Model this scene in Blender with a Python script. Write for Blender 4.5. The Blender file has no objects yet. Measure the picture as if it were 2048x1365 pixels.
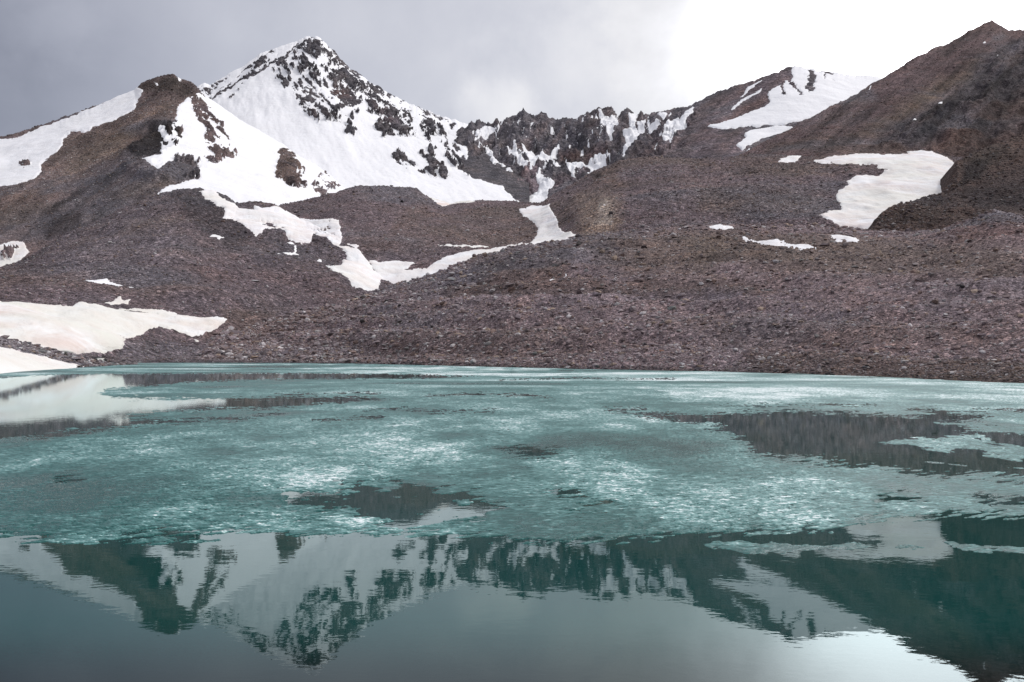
import bpy, math, random
import numpy as np
from mathutils import Vector

rng = np.random.default_rng(7)
random.seed(7)
sc = bpy.context.scene
COL = sc.collection

# ------------------------------------------------------------------ camera
FPX, CX, HY, CAMH = 1991.0, 1024.0, 704.0, 2.2      # focal length, centre, horizon in photo pixels; eye height in m
cam = bpy.data.cameras.new("camera")
cam.lens = 35.0; cam.sensor_width = 36.0
cam.shift_y = (HY - 682.5) / 2048.0
cam.clip_start = 0.1; cam.clip_end = 30000
camo = bpy.data.objects.new("camera", cam); COL.objects.link(camo)
camo.location = (0, 0, CAMH); camo.rotation_euler = (math.radians(90), 0, 0)
sc.camera = camo

# ------------------------------------------------------------------ sky and sun
SUN_EL, SUN_AZ = math.radians(48), math.radians(62)  # azimuth from +Y towards +X
sun_dir = Vector((math.sin(SUN_AZ)*math.cos(SUN_EL), math.cos(SUN_AZ)*math.cos(SUN_EL), math.sin(SUN_EL)))
world = bpy.data.worlds.new("World"); sc.world = world; world.use_nodes = True
def build_world():
    nt = world.node_tree; nt.nodes.clear(); N = nt.nodes.new; L = nt.links.new
    def math_(op, a, b=None, clamp=False):
        n = N('ShaderNodeMath'); n.operation = op; n.use_clamp = clamp
        for i, v in enumerate((a, b)):
            if v is None: continue
            if isinstance(v, (int, float)): n.inputs[i].default_value = v
            else: L(v, n.inputs[i])
        return n.outputs[0]
    out = N('ShaderNodeOutputWorld'); bg = N('ShaderNodeBackground'); L(bg.outputs[0], out.inputs[0])
    sky = N('ShaderNodeTexSky'); sky.sky_type = 'NISHITA'; sky.sun_disc = False
    sky.sun_elevation = SUN_EL; sky.sun_rotation = SUN_AZ
    sky.altitude = 3500
    bg.inputs[1].default_value = 0.1
    tc = N('ShaderNodeTexCoord'); d = tc.outputs['Generated']
    sep = N('ShaderNodeSeparateXYZ'); L(d, sep.inputs[0])
    # cloud deck: noise on a plane high above, seen in perspective
    zz = math_('ADD', math_('MAXIMUM', sep.outputs[2], 0.0), 0.22)
    cx = math_('DIVIDE', sep.outputs[0], zz); cy = math_('DIVIDE', sep.outputs[1], zz)
    comb = N('ShaderNodeCombineXYZ'); L(cx, comb.inputs[0]); L(cy, comb.inputs[1])
    def noise(vec, scale, detail, rough, dist=0.0, w=None):
        n = N('ShaderNodeTexNoise'); n.inputs['Scale'].default_value = scale; n.inputs['Detail'].default_value = detail
        n.inputs['Roughness'].default_value = rough; n.inputs['Distortion'].default_value = dist
        L(vec, n.inputs['Vector']); return n.outputs[0]
    n1 = noise(comb.outputs[0], 1.1, 6, 0.55, 0.4)
    n2 = noise(d, 7.0, 6, 0.55, 0.15)
    # brightness of the deck: brighter towards the hidden sun
    dot = N('ShaderNodeVectorMath'); dot.operation = 'DOT_PRODUCT'; L(d, dot.inputs[0]); dot.inputs[1].default_value = sun_dir
    glow = math_('POWER', math_('MAXIMUM', dot.outputs['Value'], 0.0), 4.0)
    # lit cumulus in front of the grey deck, right of the peak
    def blob(az, el, r, amp, nz=1.5):
        v = Vector((math.sin(az)*math.cos(el), math.cos(az)*math.cos(el), math.sin(el)))
        dt = N('ShaderNodeVectorMath'); dt.operation = 'DISTANCE'; L(d, dt.inputs[0]); dt.inputs[1].default_value = v
        t = math_('SUBTRACT', 1.0, math_('DIVIDE', dt.outputs['Value'], r))
        t = math_('ADD', t, math_('MULTIPLY', math_('SUBTRACT', n2, 0.5), nz))
        m = N('ShaderNodeMapRange'); m.interpolation_type = 'SMOOTHSTEP'; L(t, m.inputs[0]); m.inputs[1].default_value = 0.0; m.inputs[2].default_value = 0.85
        return math_('MULTIPLY', m.outputs[0], amp)
    def px_dir(x, y): return math.atan2(x-CX, FPX), math.atan2(HY-y, math.hypot(FPX, x-CX))
    a, e = px_dir(1130, 130); b1 = blob(a, e, 0.12, 0.11, 1.8)
    a, e = px_dir(1900, 70); b2 = blob(a, e, 0.30, 3.0, 0.35); b2 = math_('MULTIPLY', b2, math_('MULTIPLY', b2, 0.36))
    a, e = px_dir(1000, 215); b5 = blob(a, e, 0.06, 0.10)
    a, e = px_dir(1330, 60); b6 = blob(a, e, 0.10, 0.06, 1.8)
    a, e = px_dir(-60, 170); b7 = blob(a, e, 0.24, -0.17, 0.6)
    a, e = px_dir(110, 60); b3 = blob(a, e, 0.05, 0.05, 2.6)
    a, e = px_dir(1380, 190); b4 = blob(a, e, 0.10, 0.04)
    br = math_('ADD', math_('MULTIPLY', glow, 0.60), 0.60)
    br = math_('ADD', br, math_('MULTIPLY', math_('SUBTRACT', n1, 0.5), 0.16))
    br = math_('ADD', br, math_('MULTIPLY', math_('SUBTRACT', n2, 0.5), 0.28))
    for b in (b1, b2, b3, b4, b5, b6, b7): br = math_('ADD', br, b)
    br = math_('ADD', br, math_('MULTIPLY', math_('MAXIMUM', math_('SUBTRACT', sep.outputs[2], 0.40), 0.0), 0.25))   # overcast: brightest overhead
    # deck gets darker towards the left
    br = math_('ADD', br, math_('MULTIPLY', sep.outputs[0], 0.30))
    br = math_('MULTIPLY', math_('MAXIMUM', br, 0.26), 1.12)
    ramp = N('ShaderNodeValToRGB'); L(br, ramp.inputs[0])
    ramp.color_ramp.elements[0].position = 0.2; ramp.color_ramp.elements[0].color = (0.89, 0.955, 1.20, 1)
    ramp.color_ramp.elements[1].position = 0.9; ramp.color_ramp.elements[1].color = (0.985, 0.98, 1.01, 1)
    ccol = N('ShaderNodeMix'); ccol.data_type = 'RGBA'; ccol.blend_type = 'MULTIPLY'; ccol.inputs[0].default_value = 1.0
    L(ramp.outputs[0], ccol.inputs[6])
    b10 = math_('MULTIPLY', br, 10.0)
    L(b10, ccol.inputs[7])
    mix = N('ShaderNodeMix'); mix.data_type = 'RGBA'; mix.inputs[0].default_value = 0.93
    L(sky.outputs[0], mix.inputs[6]); L(ccol.outputs[2], mix.inputs[7])
    L(mix.outputs[2], bg.inputs[0])
build_world()
sl = bpy.data.lights.new("sun", 'SUN'); sl.energy = 1.35; sl.angle = math.radians(6); sl.color = (1.0, 0.96, 0.91)
so = bpy.data.objects.new("sun", sl); COL.objects.link(so)
so.rotation_euler = (-sun_dir).to_track_quat('-Z', 'Y').to_euler()
sc.view_settings.view_transform = 'Standard'; sc.view_settings.look = 'None'
sc.view_settings.exposure = 0.0; sc.view_settings.gamma = 1.0
sc.cycles.max_bounces = 6; sc.cycles.transparent_max_bounces = 8

# ------------------------------------------------------------------ numeric helpers
def _hash(ix, iy, iz, seed):
    h = (ix.astype(np.int64)*374761393 + iy.astype(np.int64)*668265263 + iz.astype(np.int64)*2147483647 + seed*974711) & 0xffffffff
    h = ((h ^ (h >> 13)) * 1274126177) & 0xffffffff
    h = ((h ^ (h >> 16)) * 2246822519) & 0xffffffff
    return ((h ^ (h >> 15)) & 0xffffff).astype(np.float32) / 8388607.5 - 1.0
def vnoise(x, y, z=None, seed=0):
    x = np.asarray(x, np.float64); y = np.asarray(y, np.float64)
    fx = np.floor(x); fy = np.floor(y); ix = fx.astype(np.int64); iy = fy.astype(np.int64)
    tx = (x-fx).astype(np.float32); ty = (y-fy).astype(np.float32)
    tx = tx*tx*tx*(tx*(tx*6-15)+10); ty = ty*ty*ty*(ty*(ty*6-15)+10)
    def plane(iz):
        a = _hash(ix, iy, iz, seed); b = _hash(ix+1, iy, iz, seed); c = _hash(ix, iy+1, iz, seed); d = _hash(ix+1, iy+1, iz, seed)
        return (a+(b-a)*tx)*(1-ty) + (c+(d-c)*tx)*ty
    if z is None: return plane(np.zeros_like(ix))
    z = np.asarray(z, np.float64); fz = np.floor(z); iz = fz.astype(np.int64); tz = (z-fz).astype(np.float32); tz = tz*tz*(3-2*tz)
    p = plane(iz); q = plane(iz+1)
    return p+(q-p)*tz
def fbm(x, y, z=None, o=4, seed=0, rough=0.5):
    s = 0; a = 1.0; t = 0; k = 1.0
    for i in range(o):
        s = s + a*vnoise(x*k, y*k, None if z is None else z*k, seed+i*17); t += a; a *= rough; k *= 2.03
    return s/t
def ridged(x, y, z=None, o=4, seed=0):
    s = 0; a = 1.0; t = 0; k = 1.0
    for i in range(o):
        s = s + a*(1-2*np.abs(vnoise(x*k, y*k, None if z is None else z*k, seed+i*31))); t += a; a *= 0.5; k *= 2.1
    return s/t
def sstep(a, b, x):
    t = np.clip((x-a)/(b-a), 0, 1); return t*t*(3-2*t)
def poly_sd(px, py, poly, lim=40.0):
    """signed distance in photo pixels, positive inside"""
    P = np.array(poly, np.float32); out = np.full(px.shape, -lim, np.float32)
    m = (px > P[:, 0].min()-lim) & (px < P[:, 0].max()+lim) & (py > P[:, 1].min()-lim) & (py < P[:, 1].max()+lim)
    if not m.any(): return out
    x = px[m].astype(np.float32); y = py[m].astype(np.float32)
    d2 = np.full(x.shape, 1e9, np.float32); ins = np.zeros(x.shape, bool)
    for i in range(len(P)):
        x0, y0 = P[i-1]; x1, y1 = P[i]; ex, ey = x1-x0, y1-y0
        t = np.clip(((x-x0)*ex+(y-y0)*ey)/(ex*ex+ey*ey+1e-9), 0, 1)
        d2 = np.minimum(d2, (x-x0-t*ex)**2+(y-y0-t*ey)**2)
        if y0 != y1:
            c = ((y0 > y) != (y1 > y)) & (x < (x1-x0)*(y-y0)/(y1-y0)+x0); ins ^= c
    d = np.sqrt(d2); out[m] = np.clip(np.where(ins, d, -d), -lim, lim); return out
def line_sd(px, py, pts, w, lim=40.0):
    out = np.full(px.shape, -lim, np.float32); P = np.array(pts, np.float32)
    m = (px > P[:, 0].min()-lim) & (px < P[:, 0].max()+lim) & (py > P[:, 1].min()-lim) & (py < P[:, 1].max()+lim)
    x = px[m]; y = py[m]; d2 = np.full(x.shape, 1e9)
    for i in range(1, len(P)):
        x0, y0 = P[i-1]; x1, y1 = P[i]; ex, ey = x1-x0, y1-y0
        t = np.clip(((x-x0)*ex+(y-y0)*ey)/(ex*ex+ey*ey+1e-9), 0, 1)
        d2 = np.minimum(d2, (x-x0-t*ex)**2+(y-y0-t*ey)**2)
    out[m] = np.clip(w-np.sqrt(d2), -lim, lim); return out
def Z(ox, oy, pts, s=3.9): return [(ox+x/s, oy+y/s) for x, y in pts]
W1 = lambda p: Z(0, 100, p); W2 = lambda p: Z(380, 50, p); W3 = lambda p: Z(780, 150, p); W4 = lambda p: Z(1180, 100, p)
W5 = lambda p: Z(1528, 20, p); W6 = lambda p: Z(1528, 280, p); W7 = lambda p: Z(0, 430, p); W8 = lambda p: Z(380, 340, p)
def pl(pts, x, sm=0):
    a = np.array(pts, float)
    if not sm: return np.interp(x, a[:, 0], a[:, 1])
    o = np.arange(-3, 3.01, 0.25)*sm; w = np.exp(-0.5*(o/sm)**2)      # no creases at the sample points
    return sum(wi*np.interp(x+oi, a[:, 0], a[:, 1]) for oi, wi in zip(o, w))/w.sum()

# ------------------------------------------------------------------ object helpers
def tag(o, label=None, cat=None, group=None, kind=None):
    if label: o['label'] = label
    if cat: o['category'] = cat
    if group: o['group'] = group
    if kind: o['kind'] = kind
    return o
def make_mesh(name, V, F, mat, smooth=True, attrs=None, colors=None, link=True):
    me = bpy.data.meshes.new(name)
    V = np.ascontiguousarray(V, np.float32); F = np.ascontiguousarray(F, np.int32); k = F.shape[1]
    me.vertices.add(len(V)); me.vertices.foreach_set('co', V.ravel())
    me.loops.add(F.size); me.loops.foreach_set('vertex_index', F.ravel())
    me.polygons.add(len(F)); me.polygons.foreach_set('loop_start', np.arange(0, F.size, k, dtype=np.int32))
    me.polygons.foreach_set('use_smooth', np.full(len(F), smooth, bool))
    me.update(calc_edges=True)
    for nm, a in (attrs or {}).items():
        at = me.attributes.new(nm, 'FLOAT', 'POINT'); at.data.foreach_set('value', np.ascontiguousarray(a, np.float32))
    for nm, c in (colors or {}).items():
        at = me.attributes.new(nm, 'FLOAT_COLOR', 'POINT')
        c4 = np.ones((len(V), 4), np.float32); c4[:, :3] = c; at.data.foreach_set('color', c4.ravel())
    if mat: me.materials.append(mat)
    if not link: return me
    o = bpy.data.objects.new(name, me); COL.objects.link(o); return o
def grid_faces(nr, nc, keep=None):
    i = np.arange(nr*nc).reshape(nr, nc)
    F = np.stack([i[:-1, :-1], i[:-1, 1:], i[1:, 1:], i[1:, :-1]], -1).reshape(-1, 4)
    if keep is not None: F = F[keep.ravel()]
    return F
def compact(V, F, *arrs):
    used = np.zeros(len(V), bool); used[F.ravel()] = True
    idx = np.cumsum(used)-1
    return (V[used], idx[F].astype(np.int32)) + tuple(a[used] for a in arrs)

# ------------------------------------------------------------------ materials
class NT:
    def __init__(s, name):
        s.m = bpy.data.materials.new(name); s.m.use_nodes = True; s.t = s.m.node_tree; s.t.nodes.clear()
        s.out = s.n('ShaderNodeOutputMaterial')
    def n(s, typ, **kw):
        q = s.t.nodes.new(typ)
        for k, v in kw.items(): setattr(q, k, v)
        return q
    def l(s, a, b): s.t.links.new(a, b)
    def val(s, sock, v):
        if isinstance(v, (int, float, tuple)): sock.default_value = v
        else: s.l(v, sock)
    def math(s, op, a, b=0.0, clamp=False):
        q = s.n('ShaderNodeMath', operation=op, use_clamp=clamp); s.val(q.inputs[0], a); s.val(q.inputs[1], b); return q.outputs[0]
    def mix(s, f, a, b, bt='MIX'):
        q = s.n('ShaderNodeMix', data_type='RGBA', blend_type=bt); s.val(q.inputs[0], f); s.val(q.inputs[6], a); s.val(q.inputs[7], b); return q.outputs[2]
    def maprange(s, v, a, b, c=0.0, d=1.0, smooth=False):
        q = s.n('ShaderNodeMapRange'); s.val(q.inputs[0], v)
        if smooth: q.interpolation_type = 'SMOOTHSTEP'
        for i, k in enumerate((a, b, c, d)): q.inputs[i+1].default_value = k
        return q.outputs[0]
    def pos(s): return s.n('ShaderNodeNewGeometry').outputs['Position']
    def mapping(s, v, scale=(1, 1, 1), rot=(0, 0, 0)):
        q = s.n('ShaderNodeMapping'); s.l(v, q.inputs[0]); q.inputs['Scale'].default_value = scale; q.inputs['Rotation'].default_value = rot; return q.outputs[0]
    def noise(s, v, scale, detail=4, rough=0.5, dist=0.0):
        q = s.n('ShaderNodeTexNoise'); s.l(v, q.inputs['Vector']); q.inputs['Scale'].default_value = scale
        q.inputs['Detail'].default_value = detail; q.inputs['Roughness'].default_value = rough; q.inputs['Distortion'].default_value = dist
        return q.outputs[0]
    def voronoi(s, v, scale, rnd=1.0):
        q = s.n('ShaderNodeTexVoronoi'); s.l(v, q.inputs['Vector']); q.inputs['Scale'].default_value = scale; return q
    def ramp(s, v, els):
        q = s.n('ShaderNodeValToRGB'); s.l(v, q.inputs[0]); cr = q.color_ramp
        while len(cr.elements) < len(els): cr.elements.new(0.5)
        for e, (p, c) in zip(cr.elements, els): e.position = p; e.color = tuple(c)+(1,)
        return q.outputs[0]
    def attr(s, nm): return s.n('ShaderNodeAttribute', attribute_name=nm)
    def bump(s, h, strength, dist, normal=None):
        q = s.n('ShaderNodeBump'); q.inputs['Strength'].default_value = strength; q.inputs['Distance'].default_value = dist; s.l(h, q.inputs['Height'])
        if normal is not None: s.l(normal, q.inputs['Normal'])
        return q.outputs[0]
    def bsdf(s, col, rough, normal=None, spec=0.3):
        q = s.n('ShaderNodeBsdfPrincipled'); s.val(q.inputs['Base Color'], col); s.val(q.inputs['Roughness'], rough)
        q.inputs['Specular IOR Level'].default_value = spec
        if normal is not None: s.l(normal, q.inputs['Normal'])
        return q
    def done(s, sh): s.l(sh, s.out.inputs[0]); return s.m

def mat_ground(name, cell, bump_d, var=1.0, streak=None):
    """rubble or rock: the painted tint of the ground broken into stones of many colours"""
    t = NT(name); p = t.pos(); tint = t.attr('tint').outputs['Color']
    v1 = t.voronoi(p, 1/cell); v2 = t.voronoi(p, 2.7/cell)
    r1 = t.n('ShaderNodeSeparateColor'); t.l(v1.outputs['Color'], r1.inputs[0])
    r2 = t.n('ShaderNodeSeparateColor'); t.l(v2.outputs['Color'], r2.inputs[0])
    k = t.ramp(r1.outputs[0], [(0.0, (0.45, 0.43, 0.44)), (0.35, (0.8, 0.78, 0.8)), (0.7, (1.1, 1.08, 1.1)), (0.9, (1.45, 1.42, 1.45)), (1.0, (2.3, 2.25, 2.25))])
    k2 = t.ramp(r2.outputs[1], [(0.0, (0.5, 0.5, 0.52)), (0.5, (0.95, 0.95, 0.95)), (0.85, (1.25, 1.2, 1.15)), (1.0, (1.8, 1.7, 1.65))])
    c = t.mix(var, tint, t.mix(1.0, tint, k, 'MULTIPLY'))
    c = t.mix(var*0.8, c, t.mix(1.0, c, k2, 'MULTIPLY'))
    big = t.noise(p, 0.35/cell/6, 5, 0.6)
    c = t.mix(1.0, c, t.ramp(big, [(0.25, (0.72, 0.74, 0.78)), (0.5, (1, 1, 1)), (0.75, (1.25, 1.15, 1.05))]), 'MULTIPLY')
    if streak:
        st = t.noise(t.mapping(p, streak[0], streak[1]), 1.0, 5, 0.6)
        c = t.mix(1.0, c, t.ramp(st, [(0.3, (0.7, 0.7, 0.72)), (0.5, (1, 1, 1)), (0.7, (1.3, 1.22, 1.15))]), 'MULTIPLY')
    h = t.math('ADD', t.math('MULTIPLY', v1.outputs['Distance'], -1.0), t.math('MULTIPLY', v2.outputs['Distance'], -0.5))
    b = t.bump(h, 0.9, bump_d)
    return t.done(t.bsdf(c, 0.95, b, 0.15).outputs[0])
M_scree = mat_ground('scree_ground', 0.45, 0.25)
M_moraine = mat_ground('moraine_ground', 0.9, 0.5)
M_slope = mat_ground('scree_mountain', 1.3, 0.8, 0.65)
M_rock = mat_ground('mountain_rock', 3.0, 2.5, 0.7, ((0.06, 0.03, 0.015), (0, 0.2, 0)))

def mat_snow():
    t = NT('old_snow'); p = t.pos()
    dirt = t.attr('dirt').outputs['Fac']
    n1 = t.noise(t.mapping(p, (1, 1, 3)), 0.09, 6, 0.6, 0.5); n2 = t.noise(p, 1.6, 5, 0.65)
    n3 = t.noise(p, 0.03, 4, 0.5, 0.3)
    c = t.mix(t.math('MULTIPLY', t.maprange(n1, 0.36, 0.62), dirt), (0.87, 0.87, 0.90, 1), (0.70, 0.59, 0.55, 1))
    c = t.mix(t.math('MULTIPLY', t.maprange(n3, 0.4, 0.65), dirt), c, (0.73, 0.72, 0.665, 1))
    c = t.mix(t.math('MULTIPLY', t.maprange(n2, 0.62, 0.8), t.math('MULTIPLY', dirt, 0.5)), c, (0.5, 0.43, 0.4, 1))
    n4 = t.noise(t.mapping(p, (1, 0.5, 0.35)), 0.035, 5, 0.6)
    h = t.math('ADD', t.math('ADD', n1, t.math('MULTIPLY', n2, 0.14)), t.math('MULTIPLY', n4, 2.2))
    b = t.bump(h, 0.6, 1.5)
    return t.done(t.bsdf(c, 0.8, b, 0.2).outputs[0])
M_snow = mat_snow()

def mat_water():
    t = NT('lake_water'); p = t.pos()
    w1 = t.noise(t.mapping(p, (0.7, 1.0, 1)), 2.6, 3, 0.5, 0.2); w2 = t.noise(t.mapping(p, (1, 1.4, 1)), 9.0, 2, 0.5)
    h = t.math('ADD', w1, t.math('MULTIPLY', w2, 0.22))
    b = t.bump(h, 0.25, 0.0036)
    fr = t.n('ShaderNodeFresnel'); fr.inputs['IOR'].default_value = 1.36; t.l(b, fr.inputs['Normal'])
    gl = t.n('ShaderNodeBsdfGlossy'); gl.inputs['Roughness'].default_value = 0.015; gl.inputs['Color'].default_value = (0.85, 0.97, 0.98, 1); t.l(b, gl.inputs['Normal'])
    df = t.n('ShaderNodeBsdfDiffuse'); df.inputs['Color'].default_value = (0.004, 0.046, 0.042, 1)
    tr = t.n('ShaderNodeBsdfTransparent'); tr.inputs['Color'].default_value = (0.50, 0.46, 0.40, 1)
    # the turbid water hides the bed as it deepens away from the near shore
    sp = t.n('ShaderNodeSeparateXYZ'); t.l(p, sp.inputs[0])
    clear = t.maprange(sp.outputs[1], 6.4, 8.3, 0.95, 0.0, True)
    body = t.n('ShaderNodeMixShader'); t.l(clear, body.inputs[0]); t.l(df.outputs[0], body.inputs[1]); t.l(tr.outputs[0], body.inputs[2])
    mx = t.n('ShaderNodeMixShader'); t.l(fr.outputs[0], mx.inputs[0]); t.l(body.outputs[0], mx.inputs[1]); t.l(gl.outputs[0], mx.inputs[2])
    return t.done(mx.outputs[0])
M_water = mat_water()

def mat_ice():
    t = NT('rotten_lake_ice'); p = t.pos(); fr = t.attr('frost').outputs['Fac']
    wob = t.n('ShaderNodeTexNoise'); wob.inputs['Scale'].default_value = 0.5; t.l(p, wob.inputs['Vector'])
    vm = t.n('ShaderNodeVectorMath', operation='MULTIPLY_ADD'); t.l(wob.outputs['Color'], vm.inputs[0]); vm.inputs[1].default_value = (0.5, 0.5, 0); t.l(p, vm.inputs[2])
    q1 = t.mapping(vm.outputs[0], (5.5, 18.0, 1), (0, 0, -0.62)); q2 = t.mapping(vm.outputs[0], (4.5, 12.0, 1), (0, 0, 0.5))
    n1 = t.noise(q1, 1.0, 4, 0.62, 0.6); n2 = t.noise(q2, 1.0, 4, 0.62, 0.4); n3 = t.noise(p, 1.1, 5, 0.62)
    # frost needles plus painted sky glints: dense where dry, sparse where sodden
    nn = t.math('MAXIMUM', n1, t.math('SUBTRACT', n2, 0.02))
    k = t.math('ADD', t.math('MULTIPLY', t.math('SUBTRACT', nn, 0.56), 3.2), t.math('MULTIPLY', t.math('SUBTRACT', fr, 0.5), 1.1))
    k = t.math('ADD', t.math('ADD', k, t.math('MULTIPLY', t.math('SUBTRACT', n3, 0.5), 0.8)), 0.38)
    c = t.ramp(k, [(0.0, (0.013, 0.080, 0.076)), (0.2, (0.042, 0.140, 0.136)), (0.45, (0.098, 0.222, 0.217)), (0.68, (0.20, 0.385, 0.378)), (0.86, (0.55, 0.68, 0.68)), (1.0, (0.86, 0.90, 0.91))])
    b = t.bump(nn, 0.6, 0.02)
    q = t.bsdf(c, t.maprange(fr, 0.0, 0.4, 0.16, 0.42), b, 0.4); q.inputs['IOR'].default_value = 1.28
    return t.done(q.outputs[0])
M_ice = mat_ice()

def mat_stone(name, use_attr):
    t = NT(name)
    c = t.attr('tint').outputs['Color'] if use_attr else t.n('ShaderNodeObjectInfo').outputs['Color']
    p = t.pos() if use_attr else t.n('ShaderNodeTexCoord').outputs['Object']
    n = t.noise(p, 6.0, 5, 0.65); n2 = t.noise(p, 1.7, 3, 0.5)
    c = t.mix(1.0, c, t.ramp(n, [(0.3, (0.6, 0.6, 0.62)), (0.5, (1, 1, 1)), (0.7, (1.4, 1.36, 1.32))]), 'MULTIPLY')
    c = t.mix(t.maprange(n2, 0.55, 0.75, 0, 0.5), c, (0.12, 0.075, 0.05, 1))
    return t.done(t.bsdf(c, 0.9, t.bump(n, 0.6, 0.06), 0.2).outputs[0])
M_stone = mat_stone('loose_stone', True)
M_boulder = mat_stone('boulder_rock', False)

# ------------------------------------------------------------------ terrain sheets
# Each sheet runs from its foot to its crest and down its far side. A line across it is given by the
# height at which it is seen in the photo and by its distance, which together fix its place in the world.
PURPLE = np.array((0.215, 0.172, 0.190)); BROWN = np.array((0.178, 0.132, 0.116)); OCHRE = np.array((0.235, 0.185, 0.140))
DARK = np.array((0.048, 0.043, 0.048)); GREY = np.array((0.190, 0.180, 0.200)); RUST = np.array((0.205, 0.125, 0.112))
class Sheet: pass
def sheet(name, lines, x0, x1, dx, dy, mat, disp, tints, base, jag=(0, 0.05, 0), drift=1.0, streak=None, back=(0.75, 260), label=None):
    s = Sheet(); s.name = name
    xs = np.arange(x0, x1+dx, dx); nc = len(xs)
    Ys, Zs = [], []; crest = None
    for k, ln in enumerate(lines):
        if ln[0] == 'z':
            Y = pl(ln[1], xs, 8); z = np.full(nc, ln[2])
        else:
            last = k == len(lines)-1
            y = pl(ln[1], xs, 42 if last else 26); Y = pl(ln[2], xs, 40 if len(ln[2]) > 2 else 12)
            if last: res = (y-pl(ln[1], xs))*Y/FPX
            if last:
                j = 1.1*fbm(xs*jag[1], xs*0+3, o=5, seed=jag[2], rough=0.62)+0.5*ridged(xs*jag[1]*1.7, xs*0+8, o=3, seed=jag[2]+5)-0.1
                crest = jag[0]*j*1.2*(ln[3](xs) if len(ln) > 3 else 1)*Y/FPX
            z = CAMH+(HY-y)/FPX*Y
        Ys.append(Y); Zs.append(z)
    Ys = np.array(Ys); Zs = np.array(Zs); K = len(lines)
    rows = []
    for k in range(K-1):
        d0 = HY-(Zs[k]-CAMH)*FPX/Ys[k]; d1 = HY-(Zs[k+1]-CAMH)*FPX/Ys[k+1]
        n = max(3, int(np.percentile(np.abs(d0-d1), 90)/dy))
        for i in range(n): rows.append(k+i/n)
    rows.append(K-1.0)
    rr = np.array(rows); nv = len(rr)
    def interp(A):
        out = np.empty((nv, nc))
        for i, r in enumerate(rr):
            k = min(int(r), K-2); t = r-k
            p1, p2 = A[k], A[k+1]; p0 = A[k-1] if k > 0 else 2*p1-p2; p3 = A[k+2] if k+2 < K else 2*p2-p1
            m1 = np.clip((p2-p0)/2, -2.2*np.abs(p2-p1), 2.2*np.abs(p2-p1)); m2 = np.clip((p3-p1)/2, -2.2*np.abs(p2-p1), 2.2*np.abs(p2-p1))
            out[i] = (2*t**3-3*t**2+1)*p1+(t**3-2*t**2+t)*m1+(-2*t**3+3*t**2)*p2+(t**3-t**2)*m2
        return out
    Y = interp(Ys); Zz = interp(Zs)
    if crest is not None: Zz = Zz+np.clip((rr-(K-2)), 0, 1)[:, None]**14*crest[None]+np.clip((rr-(K-2)), 0, 1)[:, None]**5*res[None]
    X = (xs-CX)[None, :]/FPX*Y
    px = np.broadcast_to(xs[None, :], X.shape).copy(); py = HY-(Zz-CAMH)*FPX/Y
    # far side
    bk = np.concatenate([np.linspace(0.004, 0.05, 6), np.linspace(0.1, 1, 12)])
    Yb = Y[-1][None]+bk[:, None]*back[1]; Zb = Zz[-1][None]-back[0]*bk[:, None]*back[1]*np.clip(bk[:, None]*14, 0.35, 1)
    # (the far side keeps the crest's own heading, so the ridge has a real thickness)
    Xb = X[-1][None]*np.ones_like(Yb)
    s.nvis = nv
    X = np.vstack([X, Xb]); Y = np.vstack([Y, Yb]); Zz = np.vstack([Zz, Zb])
    px = np.vstack([px, np.broadcast_to(xs, Xb.shape)]); py = np.vstack([py, np.repeat(py[-1:], len(bk), 0)])
    P = np.stack([X, Y, Zz], -1)
    gu = np.gradient(P, axis=1); gv = np.gradient(P, axis=0)
    N = np.cross(gu, gv); N /= np.linalg.norm(N, axis=-1, keepdims=True)+1e-9
    N[N[..., 2] < 0] *= -1
    s.xs = xs; s.px = px; s.py = py; s.base = P; s.N = N
    s.drift = drift; s.streak = streak; s.mat = mat; s.disp = disp; s.tints = tints; s.basecol = base; s.label = label
    s.rock = np.zeros(px.shape, np.float32); s.snow = np.full(px.shape, -40.0, np.float32); s.snows = []
    return s
def warped(s, amp, sc_=0.06, seed=5):
    wx = fbm(s.px*sc_, s.py*sc_*1.6, o=4, seed=seed, rough=0.65)*amp; wy = fbm(s.px*sc_, s.py*sc_*1.6, o=4, seed=seed+99, rough=0.65)*amp*0.7
    return s.px+wx, s.py+wy
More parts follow.
